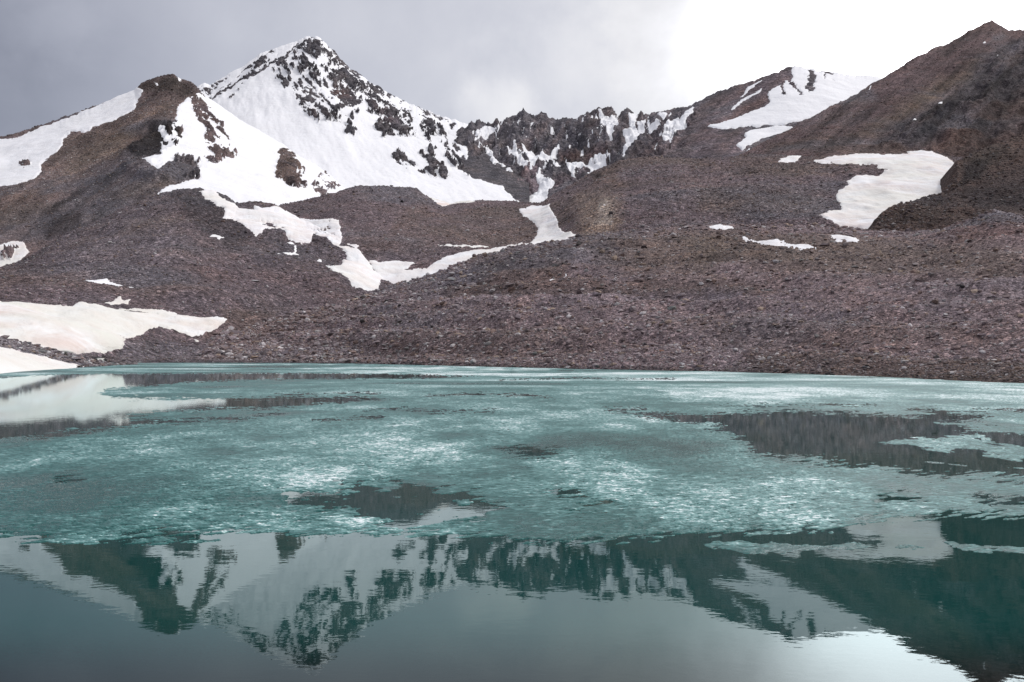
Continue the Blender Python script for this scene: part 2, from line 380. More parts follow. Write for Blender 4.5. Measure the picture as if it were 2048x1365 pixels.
def add_snow(s, name, label, polys, thick, rocks=(), bands=(), speck=(), warp=5.0, edge=2.6, grow=0.0, dust=0, dirt=0.3, cat='snow patch', group='snow patches on the slopes', soft=3.0):
    wx, wy = warped(s, warp, seed=len(s.snows)*7+3)
    f = np.full(s.px.shape, -40.0, np.float32)
    for p in polys: f = np.maximum(f, poly_sd(wx, wy, p))
    rx, ry = warped(s, 9.0, 0.11, seed=50)
    f = f+grow
    f = f+np.clip(1-np.abs(f)/14, 0, 1)*edge*fbm(s.px*0.16, s.py*0.42, o=4, seed=len(s.snows)+400, rough=0.65)
    rk = np.full(s.px.shape, -40.0, np.float32)
    grain = 6.5*fbm(s.px*0.13, s.py*0.17, o=5, seed=410, rough=0.68)
    for p in rocks: rk = np.maximum(rk, poly_sd(rx, ry, p)+grain)
    if dust:
        u = s.px*0.75+s.py*0.66; v = -s.px*0.66+s.py*0.75
        rk = rk-dust*np.clip(fbm(u*0.06, v*0.24, o=4, seed=511, rough=0.65)+0.02, 0, 1)
    for pts, w in bands: rk = np.maximum(rk, line_sd(rx, ry, pts, w))
    for poly, thr, fx, fy, ang in speck:
        ca, sa = math.cos(ang), math.sin(ang)
        u = s.px*ca+s.py*sa; v = -s.px*sa+s.py*ca
        nz = fbm(u*fx, v*fy, o=5, seed=77, rough=0.70)
        sd = poly_sd(wx, wy, poly)
        rk = np.maximum(rk, np.minimum((nz-thr)*38.0, sd))
    s.rock = np.maximum(s.rock, sstep(-1.5, 4, rk)*(f > -8))
    f = np.minimum(f, -rk)
    s.snow = np.maximum(s.snow, f)
    s.snows.append((name, label, f, thick*(0.45 if thick < 1 else 0.7), dirt, cat, group, soft))
def build(s):
    dm, df = s.disp(s)
    near = np.clip((s.py-s.py[s.nvis-1][None, :])/30.0, 0, 1); near[s.nvis:] = 0; fade = 0.3+0.7*near*near*(3-2*near)
    dm = dm*fade; df = df*(0.5+0.5*fade)*(1-0.8*sstep(-1.5, 2.5, s.snow))
    P = s.base+s.N*(dm+df)[..., None]
    # ice-cut rock stands proud of the snow
    s.P = P
    col = np.empty(s.px.shape+(3,), np.float32); col[:] = s.basecol
    wx, wy = warped(s, 14.0, 0.02, seed=11)
    for poly, c, soft, amt in s.tints:
        m = sstep(-soft, soft, poly_sd(wx, wy, poly, 60.0))*amt
        col += (np.asarray(c)-col)*m[..., None]
    nz = fbm(s.px*0.03, s.py*0.05, o=4, seed=21)
    dr = fbm(s.base[..., 0]/70, s.base[..., 1]/70, s.base[..., 2]/25, o=4, seed=23)
    lum = col.mean(-1, keepdims=True)
    col = col+(lum*0.85*np.array((1.20, 0.96, 0.84))-col)*(s.drift*0.65*sstep(0.0, 0.45, dr))[..., None]+(lum*np.array((1.0, 0.96, 1.08))-col)*(0.8*sstep(0.05, 0.5, -dr))[..., None]
    col *= (1+0.22*nz)[..., None]
    if s.streak:
        ang, amt = s.streak; ca, sa = math.cos(ang), math.sin(ang); u = s.px*ca+s.py*sa; v = -s.px*sa+s.py*ca
        st = fbm(u*0.010, v*0.075, o=5, seed=501, rough=0.62); col = col*np.clip(1+amt*1.6*st, 0.4, 1.8)[..., None]
        w = sstep(0.05, 0.5, fbm(u*0.008, v*0.05, o=4, seed=502))[..., None]*amt; col = col*(1-w)+w*col.mean(-1, keepdims=True)*np.array((1.22, 0.93, 0.90))
    if s.name in ('scree_slope', 'moraine_hill', 'rocky_spit'): col = col*(1-0.4*sstep(0.55, 0.1, P[..., 2]))[..., None]      # wet at the waterline
    s.col = np.clip(col, 0.01, 1)
    nr, nc = s.px.shape
    o = make_mesh(s.name, P.reshape(-1, 3), grid_faces(nr, nc), s.mat, True, colors={'tint': s.col.reshape(-1, 3)})
    tag(o, s.label[0], s.label[1], kind='structure')
    for name, label, f, thick, dirt, cat, group, soft in s.snows:
        off = np.clip(f/soft, -2.2, 1.0); off = np.where(off > 0, off*thick*(1+0.4*fbm(s.px*0.02, s.py*0.03, o=3, seed=5)), off*thick*1.3)
        S = s.base+s.N*(dm+df*0.25)[..., None]; S[..., 2] += off
        vis = f > -soft*1.6
        q = vis[:-1, :-1] | vis[1:, :-1] | vis[:-1, 1:] | vis[1:, 1:]
        F = grid_faces(nr, nc, q)
        if not len(F): print('empty snow', label); continue
        V, F, = compact(S.reshape(-1, 3), F)
        o = make_mesh(name, V, F, M_snow, True, attrs={'dirt': np.full(len(V), dirt)})
        tag(o, label, cat, group)
    return s

def rel(s, a, wl, o=4, seed=0, zs=1.0): return a*fbm(s.base[..., 0]/wl, s.base[..., 1]/wl, s.base[..., 2]/wl*zs, o=o, seed=seed)

shoreY = [(-300, 205), (230, 196), (400, 204), (560, 197), (700, 188), (860, 160), (1000, 142), (1200, 124), (1400, 112), (1550, 101), (1700, 87), (1880, 77), (2048, 69), (2400, 58), (2800, 50)]
off_ = lambda pts, d: [(x, y+d) for x, y in pts]

# near scree slope along the far shore (right)
A_y = [(300, 735), (360, 733), (400, 700), (440, 662), (500, 650), (600, 625), (700, 600), (760, 580), (800, 564), (860, 549), (900, 531), (960, 511), (1040, 491), (1150, 477), (1200, 468), (1300, 458), (1400, 452), (1500, 450), (1650, 452), (1780, 464), (1880, 459), (1940, 438), (1990, 419), (2048, 431), (2150, 440), (2400, 430)]
A_Y = [(300, 200), (400, 226), (500, 250), (640, 280), (760, 300), (1000, 330), (1400, 350), (1780, 320), (2048, 290), (2400, 260)]
A_m = [(300, 738), (360, 736), (400, 720), (440, 708), (500, 694), (700, 660), (800, 640), (1000, 612), (1500, 602), (2048, 600), (2400, 600)]
A_mY = [(300, 198), (400, 210), (500, 222), (700, 228), (900, 212), (1100, 195), (1400, 182), (1700, 155), (2048, 128), (2400, 115)]
def dA(s):
    dm = rel(s, 1.9, 30, 4, 1)+rel(s, 0.9, 8, 4, 2)
    x, y, z = s.base[..., 0], s.base[..., 1], s.base[..., 2]
    # old shoreline benches
    dm = dm+0.75*np.sin((z+1.6*fbm(x/30, y/30, o=3, seed=9))*1.55)
    k = sstep(-0.5, 2.5, z); dm = dm*(0.15+0.85*k)
    return dm, rel(s, 0.42, 1.6, 4, 3, 1)*(0.3+0.7*k)
A = sheet('scree_slope', [('z', off_(shoreY, -14), -2.4), ('z', shoreY, 0.0), ('p', A_m, A_mY), ('p', A_y, A_Y)], 300, 2800, 2.0, 1.4, M_scree, dA,
          [([(1380, 470), (2048, 500), (2048, 560), (1500, 540), (1380, 520)], OCHRE*0.62, 18, 0.5), ([(1500, 700), (2300, 690), (2300, 790), (1650, 770), (1500, 745)], BROWN*0.75, 16, 0.8),
           ([(1680, 600), (2300, 595), (2300, 640), (1700, 640)], RUST*1.15, 10, 0.55), ([(880, 595), (1560, 592), (1400, 606), (900, 604)], PURPLE*1.25, 5, 0.6),
           ([(900, 570), (1500, 565), (1560, 590), (880, 594)], BROWN*0.6, 6, 0.6), ([(460, 650), (700, 610), (620, 650), (480, 690)], BROWN, 10, 0.5), ([(480, 712), (720, 718), (720, 732), (400, 730)], BROWN*1.2, 5, 0.7),
           ([(930, 520), (1150, 490), (1130, 560), (960, 570)], BROWN*0.75, 14, 0.7), ([(1150, 480), (1480, 455), (1420, 560), (1200, 540)], OCHRE*0.62, 20, 0.55), ([(600, 690), (1000, 650), (1300, 690), (900, 725)], BROWN*0.85, 16, 0.4), ([(1300, 660), (1700, 640), (2000, 670), (1500, 690)], BROWN*0.8, 12, 0.45), ([(1900, 440), (2048, 425), (2300, 430), (2300, 480), (1900, 480)], RUST*0.75, 14, 0.6)],
          (PURPLE*0.7+BROWN*0.3)*1.0, (2.2, 0.06, 4), label=('brown scree slope rising from the far shore of the lake', 'slope'))
add_snow(A, 'snow_patch', 'long thin snow strip slanting across the upper right scree, the longer of two', [[(1476, 472), (1500, 476), (1560, 483), (1600, 489), (1634, 498), (1600, 499.5), (1553, 493), (1510, 483)]], 0.5, warp=3, dirt=0.3)
add_snow(A, 'snow_patch', 'short thin snow strip just below the big right snowfield', [W6([(370, 752), (520, 760), (640, 767), (740, 792), (720, 806), (560, 788), (430, 768)])], 0.5, warp=3, dirt=0.3)
add_snow(A, 'snow_patch', 'small oval snow patch on the crest left of the thin snow strips', [[(1418, 455), (1440, 450), (1472, 456), (1452, 461), (1432, 459)]], 0.5, warp=2, dirt=0.3)
add_snow(A, 'snow_patch', 'small slanting snow scrap alone in the middle of the brown scree', [[(1096, 567), (1103, 556), (1116, 552), (1131, 549), (1124, 557), (1115, 563), (1104, 572)]], 0.45, warp=4, dirt=0.25)
add_snow(A, 'snow_patch', 'tiny snow sliver at the right edge of the photo on the scree', [[(2012, 498), (2026, 496), (2060, 497), (2060, 500), (2030, 501)]], 0.4, warp=2, dirt=0.3)

# left moraine
D_y = [(-300, 590), (0, 537), (30, 527), (60, 513), (110, 482), (160, 456), (200, 441), (250, 416), (310, 394), (350, 381), (390, 377), (425, 382), (450, 392), (470, 405), (490, 404), (510, 403), (540, 408), (560, 415), (578, 427), (600, 440), (640, 458), (680, 482), (718, 502), (735, 520), (755, 542), (775, 556), (800, 580), (860, 620)]
D_Y = [(-300, 330), (0, 360), (200, 420), (380, 450), (560, 440), (700, 390), (860, 330)]
D_m = [(-300, 600), (0, 608), (200, 620), (330, 640), (440, 655), (560, 655), (700, 650), (860, 660)]
D_mY = [(-300, 210), (0, 216), (200, 232), (440, 250), (600, 275), (860, 290)]
D_f = [(-300, 680), (0, 690), (100, 700), (200, 715), (300, 716), (440, 718), (860, 722)]
D_fY = [(-300, 165), (0, 168), (150, 180), (240, 202), (440, 216), (860, 220)]
def dD(s):
    x0, y0 = s.base[..., 0], s.base[..., 1]; dm = rel(s, 2.4, 40, 4, 41)+rel(s, 1.0, 10, 4, 42)+1.4*ridged(x0/34, y0/80, o=3, seed=44)
    z = s.base[..., 2]; k = sstep(-0.5, 5, z); dm = dm*(0.12+0.88*k)
    x, y = s.base[..., 0], s.base[..., 1]
    dm = dm+k*0.5*np.sin((z+2*fbm(x/40, y/40, o=3, seed=19))*0.8)
    return dm, rel(s, 0.34, 2.0, 4, 43)*(0.25+0.75*k)
D = sheet('moraine_hill', [('z', off_(shoreY, -16), -2.4), ('z', off_(shoreY, -3), 0.05), ('p', D_f, D_fY), ('p', D_m, D_mY), ('p', D_y, D_Y)], -620, 862, 2.0, 1.5, M_moraine, dD,
          [([(330, 385), (440, 385), (500, 470), (470, 500), (400, 470)], DARK*1.4, 12, 0.85), ([(50, 520), (110, 485), (90, 510), (40, 535)], DARK*1.2, 5, 0.8), ([(0, 540), (330, 565), (420, 590), (0, 580)], BROWN*0.9, 10, 0.5),
           ([(440, 620), (560, 620), (520, 650), (450, 648)], BROWN*0.8, 8, 0.7), ([(235, 690), (470, 700), (480, 730), (235, 730)], GREY*0.85, 8, 0.5), ([(120, 460), (330, 400), (420, 520), (100, 560)], GREY*0.9, 40, 0.4)],
          (PURPLE*0.85+BROWN*0.15)*0.66, (1.8, 0.05, 8), label=('grey purple rubble moraine on the left between lake and brown mountain', 'hill'))
U_top = W8([(62, 172), (150, 150), (200, 175), (235, 215), (330, 268), (410, 335), (480, 357), (522, 352), (488, 300), (560, 318), (640, 300), (700, 290), (760, 330), (900, 340), (1160, 390), (1185, 470), (1182, 560), (1160, 590), (1240, 598), (1330, 624), (1400, 690), (1420, 760), (1520, 830), (1480, 850), (1476, 926), (1350, 922), (1200, 860), (1100, 800), (1048, 764), (1190, 766), (1200, 710), (1242, 690), (1180, 610), (1110, 580), (1080, 540), (960, 500), (940, 556), (800, 550), (700, 490), (610, 480), (560, 500), (490, 506), (420, 460), (360, 410), (258, 390), (268, 360), (210, 300), (140, 240)])
add_snow(D, 'snow_gully', 'long snow tongue winding down the gully from the hill crest to its pointed foot', [U_top], 0.9, rocks=[W8([(555, 425), (610, 418), (680, 450), (728, 478), (640, 468), (580, 445)])], speck=[(W8([(930, 440), (1180, 440), (1180, 560), (960, 520)]), 0.32, 0.09, 0.2, 0.2)], warp=6, dirt=0.55, cat='snow gully')
add_snow(D, 'snow_patch', 'small hooked snow scrap below the winding snow tongue', [W8([(660, 655), (750, 638), (805, 638), (818, 610), (815, 578), (755, 552), (800, 552), (835, 590), (828, 638), (862, 645), (800, 656)])], 0.5, warp=3, dirt=0.3)
add_snow(D, 'snow_patch', 'tiny snow scrap in dark rubble left of the winding snow tongue', [W8([(128, 515), (160, 520), (185, 508), (240, 520), (276, 535), (240, 545), (225, 562), (205, 540), (165, 532)])], 0.5, warp=2, dirt=0.3)
add_snow(D, 'snow_patch', 'tiny snow dot left of the pointed foot of the snow tongue', [W8([(985, 735), (1005, 712), (1022, 722), (1025, 742)])], 0.5, warp=2, dirt=0.3)
add_snow(D, 'snow_patch', 'thin almond shaped snow patch alone on the left moraine', [W7([(668, 505), (720, 484), (830, 480), (940, 508), (1085, 545), (980, 550), (850, 536), (700, 516)])], 0.5, warp=3, dirt=0.25)
W2p = W7([(-1200, 640), (0, 692), (200, 715), (560, 735), (620, 703), (690, 730), (800, 725), (950, 745), (1080, 765), (1225, 772), (1060, 740), (880, 712), (980, 713), (1150, 713), (1280, 723), (1300, 740), (1370, 745), (1410, 775), (1560, 805), (1700, 818), (1765, 840), (1710, 890), (1690, 905), (1600, 910), (1500, 940), (1400, 912), (1300, 892), (1240, 880), (1140, 908), (1050, 975), (960, 1010), (945, 1082), (800, 1092), (700, 1075), (620, 1100), (400, 1100), (200, 1100), (-1200, 1000)])
add_snow(D, 'snowfield', 'broad dirty pinkish snowfield above the lake at the left edge', [W2p], 0.8, bands=[(W7([(880, 985), (955, 1008)]), 2.2)], warp=4, dirt=1.0, cat='snowfield')
add_snow(D, 'snow_patch', 'small arrow shaped snow patch just above the pinkish lakeside snowfield', [W7([(806, 692), (940, 638), (962, 664), (1022, 660), (1000, 692), (900, 690)])], 0.5, warp=3, dirt=0.8)
add_snow(D, 'snow_patch', 'small pink snow dot right of the pinkish lakeside snowfield', [W7([(1515, 958), (1555, 965), (1558, 985), (1530, 990)])], 0.4, warp=1.5, dirt=0.9)

# rocky spit with a snowbank at the left shore
def dE(s):
    k = sstep(-0.3, 2, s.base[..., 2]); return rel(s, 0.5, 8, 4, 61)*(0.2+0.8*k), rel(s, 0.32, 1.2, 4, 62)*(0.25+0.75*k)
E_s = [(-300, 80), (-60, 92), (0, 101), (40, 112), (145, 133), (200, 148), (240, 165), (270, 172)]
E = sheet('rocky_spit', [('z', off_(E_s, -8), -1.6), ('z', E_s, 0.0), ('p', [(-300, 660), (0, 696), (60, 707), (120, 722), (160, 731), (200, 731), (235, 733), (270, 740)], [(-300, 112), (0, 122), (120, 142), (200, 156), (270, 174)]),
          ('p', [(-300, 640), (0, 676), (40, 684), (80, 694), (140, 708), (175, 716), (210, 724), (236, 732), (270, 745)], [(-300, 124), (0, 138), (120, 152), (200, 160), (270, 176)])], -620, 268, 1.5, 1.0, M_scree, dE,
          [], GREY*0.95, (2.0, 0.09, 14), back=(0.45, 40), label=('low rocky spit running into the lake from the left', 'spit'))
add_snow(E, 'snowbank', 'smooth white snowbank at the left edge sloping straight into the lake', [W7([(-1200, 700), (0, 1030), (200, 1078), (400, 1128), (540, 1158), (660, 1183), (600, 1192), (500, 1230), (0, 1330), (-1200, 1500)])], 0.6, warp=2.5, dirt=0.7, cat='snowbank')
add_snow(E, 'snow_patch', 'small snow patch among the rocks of the left spit', [W7([(618, 1066), (680, 1070), (760, 1082), (852, 1106), (800, 1128), (700, 1105)])], 0.4, warp=2, dirt=0.8)

# middle moraine: left hump, gully and right hump
B_y = [(500, 470), (540, 425), (560, 412), (600, 402), (640, 394), (665, 386), (690, 378), (715, 372), (760, 372), (800, 373), (835, 378), (850, 390), (870, 398), (900, 408), (950, 402), (1000, 402), (1050, 405), (1082, 408), (1095, 398), (1110, 387), (1140, 371), (1170, 352), (1200, 336), (1240, 319), (1300, 312), (1380, 318), (1450, 315), (1500, 308), (1560, 312), (1640, 312), (1700, 310), (1800, 306), (1850, 302), (1900, 312), (2000, 320), (2200, 330)]
B_Y = [(500, 520), (700, 560), (900, 600), (1060, 620), (1140, 590), (1300, 560), (1600, 540), (1850, 520), (2200, 500)]
B_b = [(500, 560), (700, 580), (800, 590), (900, 560), (1050, 510), (1150, 500), (1400, 480), (1800, 490), (2200, 490)]
B_bY = [(500, 400), (700, 340), (900, 350), (1050, 372), (1200, 385), (1500, 385), (1800, 350), (2200, 330)]
B_m = [(500, 500), (700, 470), (900, 470), (1000, 462), (1060, 455), (1110, 448), (1200, 400), (1400, 390), (1600, 385), (1800, 380), (2200, 390)]
B_mY = [(500, 450), (700, 430), (900, 440), (1060, 500), (1110, 470), (1200, 450), (1400, 450), (1800, 430), (2200, 410)]
def dB(s):
    x0, y0 = s.base[..., 0], s.base[..., 1]
    return rel(s, 3.0, 50, 4, 81)+rel(s, 1.3, 13, 4, 82)+1.6*ridged(x0/40, y0/110, o=3, seed=84), rel(s, 0.5, 2.6, 4, 83)
B = sheet('moraine_hill', [('p', B_b, B_bY), ('p', B_m, B_mY), ('p', B_y, B_Y)], 502, 2300, 2.0, 1.5, M_moraine, dB,
          [([(1160, 395), (1240, 395), (1240, 480), (1160, 480)], OCHRE*1.15, 16, 0.6), ([(1205, 410), (1225, 405), (1222, 450), (1192, 455)], (0.40, 0.36, 0.31), 6, 0.65), ([(1185, 345), (1235, 335), (1240, 375), (1180, 380)], BROWN*0.9, 8, 0.8),
           ([(1180, 346), (1208, 344), (1205, 353), (1186, 356)], DARK*0.8, 4, 0.8), ([(1380, 385), (1640, 390), (1640, 440), (1400, 430)], OCHRE*0.7, 18, 0.5), ([(1460, 305), (1900, 300), (1900, 330), (1640, 325), (1460, 328)], BROWN*0.75, 5, 0.7),
           ([(800, 430), (850, 400), (860, 440), (780, 480)], BROWN*0.9, 12, 0.5), ([(700, 470), (1060, 460), (1040, 490), (700, 520)], BROWN*0.95, 14, 0.4)],
          (PURPLE*0.8+BROWN*0.2)*0.76, (1.6, 0.05, 18), label=('broad purple grey moraine of two humps in front of the mountains', 'hill'))
add_snow(B, 'snow_gully', 'thin snow ribbon curving along the gully behind the scree crest', [[(738, 529), (760, 533), (795, 527), (830, 533), (812, 545), (852, 542), (872, 530), (905, 517), (960, 507), (995, 497), (1020, 488), (1040, 480), (1060, 486), (1060, 530), (850, 600), (770, 590)], [(868, 495), (940, 496), (985, 491), (1040, 481), (1040, 487), (985, 497), (940, 499), (900, 499)]], 0.8, warp=4, dirt=0.5, cat='snow gully')
add_snow(B, 'snow_gully', 'hourglass shaped snow patch at the mouth of the cirque between the two humps', [[(1036, 421), (1052, 416), (1060, 412), (1100, 411), (1106, 424), (1113, 436), (1115, 450), (1126, 462), (1138, 468), (1154, 476), (1110, 500), (1050, 510), (1056, 488), (1075, 452), (1060, 442), (1046, 436)]], 0.9, warp=4, dirt=0.5, cat='snow gully')
add_snow(B, 'snow_gully', 'square ended snow lobe against the left hump above the narrow neck of the snow tongue', [W8([(480, 290), (660, 320), (750, 375), (830, 398), (960, 400), (1160, 394), (1185, 470), (1182, 560), (1150, 600), (1320, 624), (1300, 700), (700, 700)])], 0.9, speck=[(W8([(1000, 400), (1180, 400), (1180, 560), (1000, 520)]), 0.33, 0.09, 0.2, 0.2)], warp=4, dirt=0.5, cat='snow gully')
add_snow(B, 'snow_patch', 'yellowish snow wedge on the crest beside the left hump', [W3([(210, 860), (222, 890), (300, 940), (400, 1016), (520, 1005), (600, 1008), (668, 992), (560, 958), (430, 930), (400, 850), (300, 830)])], 0.8, warp=3, dirt=1.0)
T1 = W6([(400, 168), (550, 128), (720, 113), (960, 114), (1118, 108), (1110, 84), (1200, 80), (1290, 95), (1360, 115), (1430, 135), (1470, 190), (1472, 230), (1432, 262), (1442, 310), (1500, 370), (1520, 420), (1500, 620), (970, 708), (880, 716), (770, 706), (700, 692), (620, 690), (520, 670), (428, 640), (490, 590), (500, 560), (602, 545), (590, 490), (560, 440), (555, 410), (612, 385), (662, 350), (640, 320), (720, 285), (790, 275), (880, 275), (985, 240), (900, 235), (868, 214), (700, 216), (600, 210), (540, 185), (450, 188)])
add_snow(B, 'snowfield', 'big cream white snowfield on the right hump below the dark slope', [T1], 0.9, warp=5, dirt=0.7, cat='snowfield')
add_snow(B, 'snow_patch', 'small snow patch just left of the big right snowfield', [W6([(108, 162), (200, 130), (285, 124), (270, 150), (240, 168), (180, 176)])], 0.6, warp=4, dirt=0.4)

# dark outcrop at the right, in front of the big snowfield
def dJ(s):
    u = s.base[..., 0]; y = s.base[..., 1]; z = s.base[..., 2]
    return rel(s, 2.5, 30, 4, 101)+1.2*ridged((u-z)/14, y/24, (u+z)/50, 5, 102), rel(s, 0.7, 2.2, 4, 103)
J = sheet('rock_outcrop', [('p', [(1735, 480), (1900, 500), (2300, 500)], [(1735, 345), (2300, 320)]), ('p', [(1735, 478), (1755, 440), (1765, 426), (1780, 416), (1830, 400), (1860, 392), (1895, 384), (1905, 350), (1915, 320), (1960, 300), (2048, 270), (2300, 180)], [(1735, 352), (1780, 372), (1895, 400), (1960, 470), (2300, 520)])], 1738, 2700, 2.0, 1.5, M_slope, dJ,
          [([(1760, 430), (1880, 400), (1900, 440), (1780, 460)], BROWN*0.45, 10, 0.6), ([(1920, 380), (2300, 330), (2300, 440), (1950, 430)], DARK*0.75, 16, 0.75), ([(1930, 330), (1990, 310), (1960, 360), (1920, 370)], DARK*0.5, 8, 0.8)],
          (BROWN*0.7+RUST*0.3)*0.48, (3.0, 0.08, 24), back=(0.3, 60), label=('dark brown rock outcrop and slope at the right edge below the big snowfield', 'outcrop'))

# left brown mountain
F_y = [(-300, 345), (0, 275), (30, 268), (100, 246), (200, 210), (270, 182), (282, 168), (300, 160), (330, 151), (348, 150), (358, 158), (372, 163), (385, 167), (395, 176), (410, 192), (425, 202), (480, 240), (520, 262), (560, 287), (600, 314), (630, 332), (660, 352), (690, 380), (720, 412), (760, 460)]
F_Y = [(-300, 880), (0, 900), (340, 960), (420, 960), (560, 880), (690, 800), (760, 780)]
F_b = [(-300, 640), (0, 570), (200, 480), (320, 430), (450, 430), (560, 440), (760, 470)]
F_bY = [(-300, 390), (0, 420), (200, 490), (400, 530), (760, 600)]
def dF(s):
    crag = sstep(-6, 14, poly_sd(*warped(s, 14, 0.03, 3), W1([(1190, 560), (1380, 540), (1420, 700), (1350, 850), (1560, 980), (1300, 1060), (1000, 1000), (960, 800)])))
    d = rel(s, 5, 110, 4, 121)+rel(s, 1.6, 24, 3, 122)
    d = d+crag*6*ridged(s.base[..., 0]/30, s.base[..., 1]/60, s.base[..., 2]/60, 4, 8)+s.rock*(2.5+4*fbm(s.base[..., 0]/9, s.base[..., 1]/9, s.base[..., 2]/9, o=3, seed=3))
    return d, rel(s, 0.7, 5, 4, 123)
Fm = sheet('mountain', [('p', F_b, F_bY), ('p', F_y, F_Y)], -620, 745, 2.0, 1.4, M_slope, dF,
           [(W1([(0, 1100), (300, 900), (600, 650), (1050, 420), (1450, 330), (1365, 540), (1200, 590), (900, 850), (400, 1150), (0, 1300)]), BROWN*1.02, 30, 0.9), (W1([(500, 900), (900, 660), (1330, 430), (1300, 520), (900, 800), (500, 980)]), OCHRE*0.85, 22, 0.6),
            (W1([(0, 1300), (400, 1200), (900, 880), (1180, 600), (1560, 820), (1560, 1060), (1210, 1160), (900, 1365), (0, 1500)]), GREY*0.75, 26, 0.85), (W1([(960, 800), (1200, 580), (1390, 560), (1420, 700), (1250, 880), (1140, 860), (1000, 820)]), DARK*0.62, 8, 0.95),
            (W1([(340, 1260), (600, 1080), (900, 970), (960, 1000), (700, 1100), (420, 1270)]), DARK*0.9, 9, 0.8), (W1([(1100, 880), (1300, 900), (1360, 820), (1540, 900), (1560, 1010), (1300, 1060), (1150, 960)]), GREY*0.6, 9, 0.8),
            (W1([(300, 1365), (460, 1270), (640, 1250), (640, 1400), (380, 1450)]), DARK*1.0, 10, 0.8), (W1([(1050, 290), (1340, 190), (1500, 260), (1650, 380), (1480, 350), (1250, 330), (1110, 330)]), BROWN*0.36, 12, 0.85),
            (W2([(670, 960), (780, 960), (900, 1140), (880, 1240), (720, 1230), (660, 1160)]), BROWN*0.95, 5, 0.9), (W2([(735, 1210), (830, 1200), (840, 1290), (760, 1280)]), DARK*0.7, 4, 0.9)],
           (BROWN*0.5+PURPLE*0.5)*0.9, (1.5, 0.07, 28), streak=(-0.62, 0.4), label=('left brown mountain with a rounded dark summit and snow on its flanks', 'mountain'))
add_snow(Fm, 'snowfield', 'long snowfield hanging below the left mountain crest', [W1([(-1200, 1000), (0, 697), (110, 690), (220, 640), (400, 580), (560, 520), (740, 450), (880, 385), (1000, 320), (1060, 298), (1112, 308), (1100, 350), (1050, 400), (1045, 430), (980, 480), (880, 540), (780, 580), (740, 600), (700, 630), (650, 655), (620, 640), (560, 650), (500, 690), (480, 740), (440, 800), (400, 830), (350, 860), (310, 890), (315, 930), (280, 975), (220, 1010), (130, 1045), (0, 1055), (-1200, 1250)])], 1.0,
         rocks=[W1([(150, 880), (180, 850), (220, 860), (225, 890), (190, 910)])], warp=4, dirt=0.12, cat='snowfield')
FR = W1([(1480, 352), (1400, 430), (1365, 540), (1385, 580), (1330, 580), (1230, 600), (1228, 660), (1260, 700), (1340, 770), (1255, 730), (1255, 800), (1260, 862), (1190, 880), (1125, 888), (1150, 930), (1240, 988), (1290, 940), (1300, 900), (1360, 880), (1360, 820), (1400, 850), (1480, 860), (1540, 900), (1540, 960), (1560, 1015), (1480, 1030), (1400, 1060), (1330, 1065), (1215, 1148), (1240, 1170), (1400, 1180), (1700, 1300), (2900, 1500), (2900, 1200), (1800, 420), (1620, 330)])
add_snow(Fm, 'snowfield', 'steep snow flank dropping right from the rounded dark summit', [FR], 1.0,
         rocks=[W1([(1490, 360), (1560, 450), (1600, 570), (1570, 590), (1535, 520)]), W1([(1590, 600), (1660, 650), (1650, 720), (1610, 670)]), W1([(1655, 740), (1730, 790), (1725, 860), (1640, 895), (1600, 850), (1680, 850)]),
                W1([(1290, 600), (1360, 570), (1350, 640), (1320, 720)]), W1([(1370, 610), (1420, 600), (1415, 690), (1370, 690)]), W1([(1340, 730), (1385, 730), (1370, 770)]),
                W2([(700, 960), (780, 966), (765, 985), (810, 1010), (822, 1060), (850, 1100), (840, 1180), (850, 1230), (830, 1285), (780, 1280), (730, 1240), (680, 1215), (664, 1160), (680, 1090)]), W2([(960, 1290), (1000, 1270), (1080, 1310), (1040, 1338), (985, 1310)])],
         speck=[(W1([(1480, 340), (1560, 300), (1700, 520), (1860, 830), (1700, 880), (1640, 900), (1580, 600)]), 0.10, 0.05, 0.22, 0.75), (W1([(1360, 820), (1560, 880), (1560, 1010), (1360, 1040)]), 0.0, 0.1, 0.14, 0.8),
                (W2([(820, 1050), (900, 1140), (870, 1200), (915, 1290), (840, 1280)]), 0.0, 0.09, 0.2, 0.8), (W2([(940, 1250), (1060, 1090), (1210, 1240), (1130, 1280), (1000, 1300)]), 0.12, 0.08, 0.2, 0.6)], warp=5, dirt=0.06, cat='snowfield')
add_snow(Fm, 'snow_patch', 'pinkish snow patch with a rock island at the left edge foot of the mountain', [W7([(-1200, 400), (0, 222), (100, 188), (180, 193), (190, 240), (232, 282), (190, 310), (150, 350), (100, 395), (0, 450), (-1200, 700)])], 0.8, rocks=[W7([(-40, 310), (60, 272), (110, 248), (132, 262), (85, 320), (30, 332)])], warp=4, dirt=0.8)
add_snow(Fm, 'snow_patch', 'tiny snow dot near the top of the rounded dark summit', [W1([(1205, 250), (1225, 255), (1240, 275), (1218, 275)]), W1([(1385, 215), (1410, 222), (1412, 248), (1395, 248)])], 0.8, warp=1, dirt=0.1)

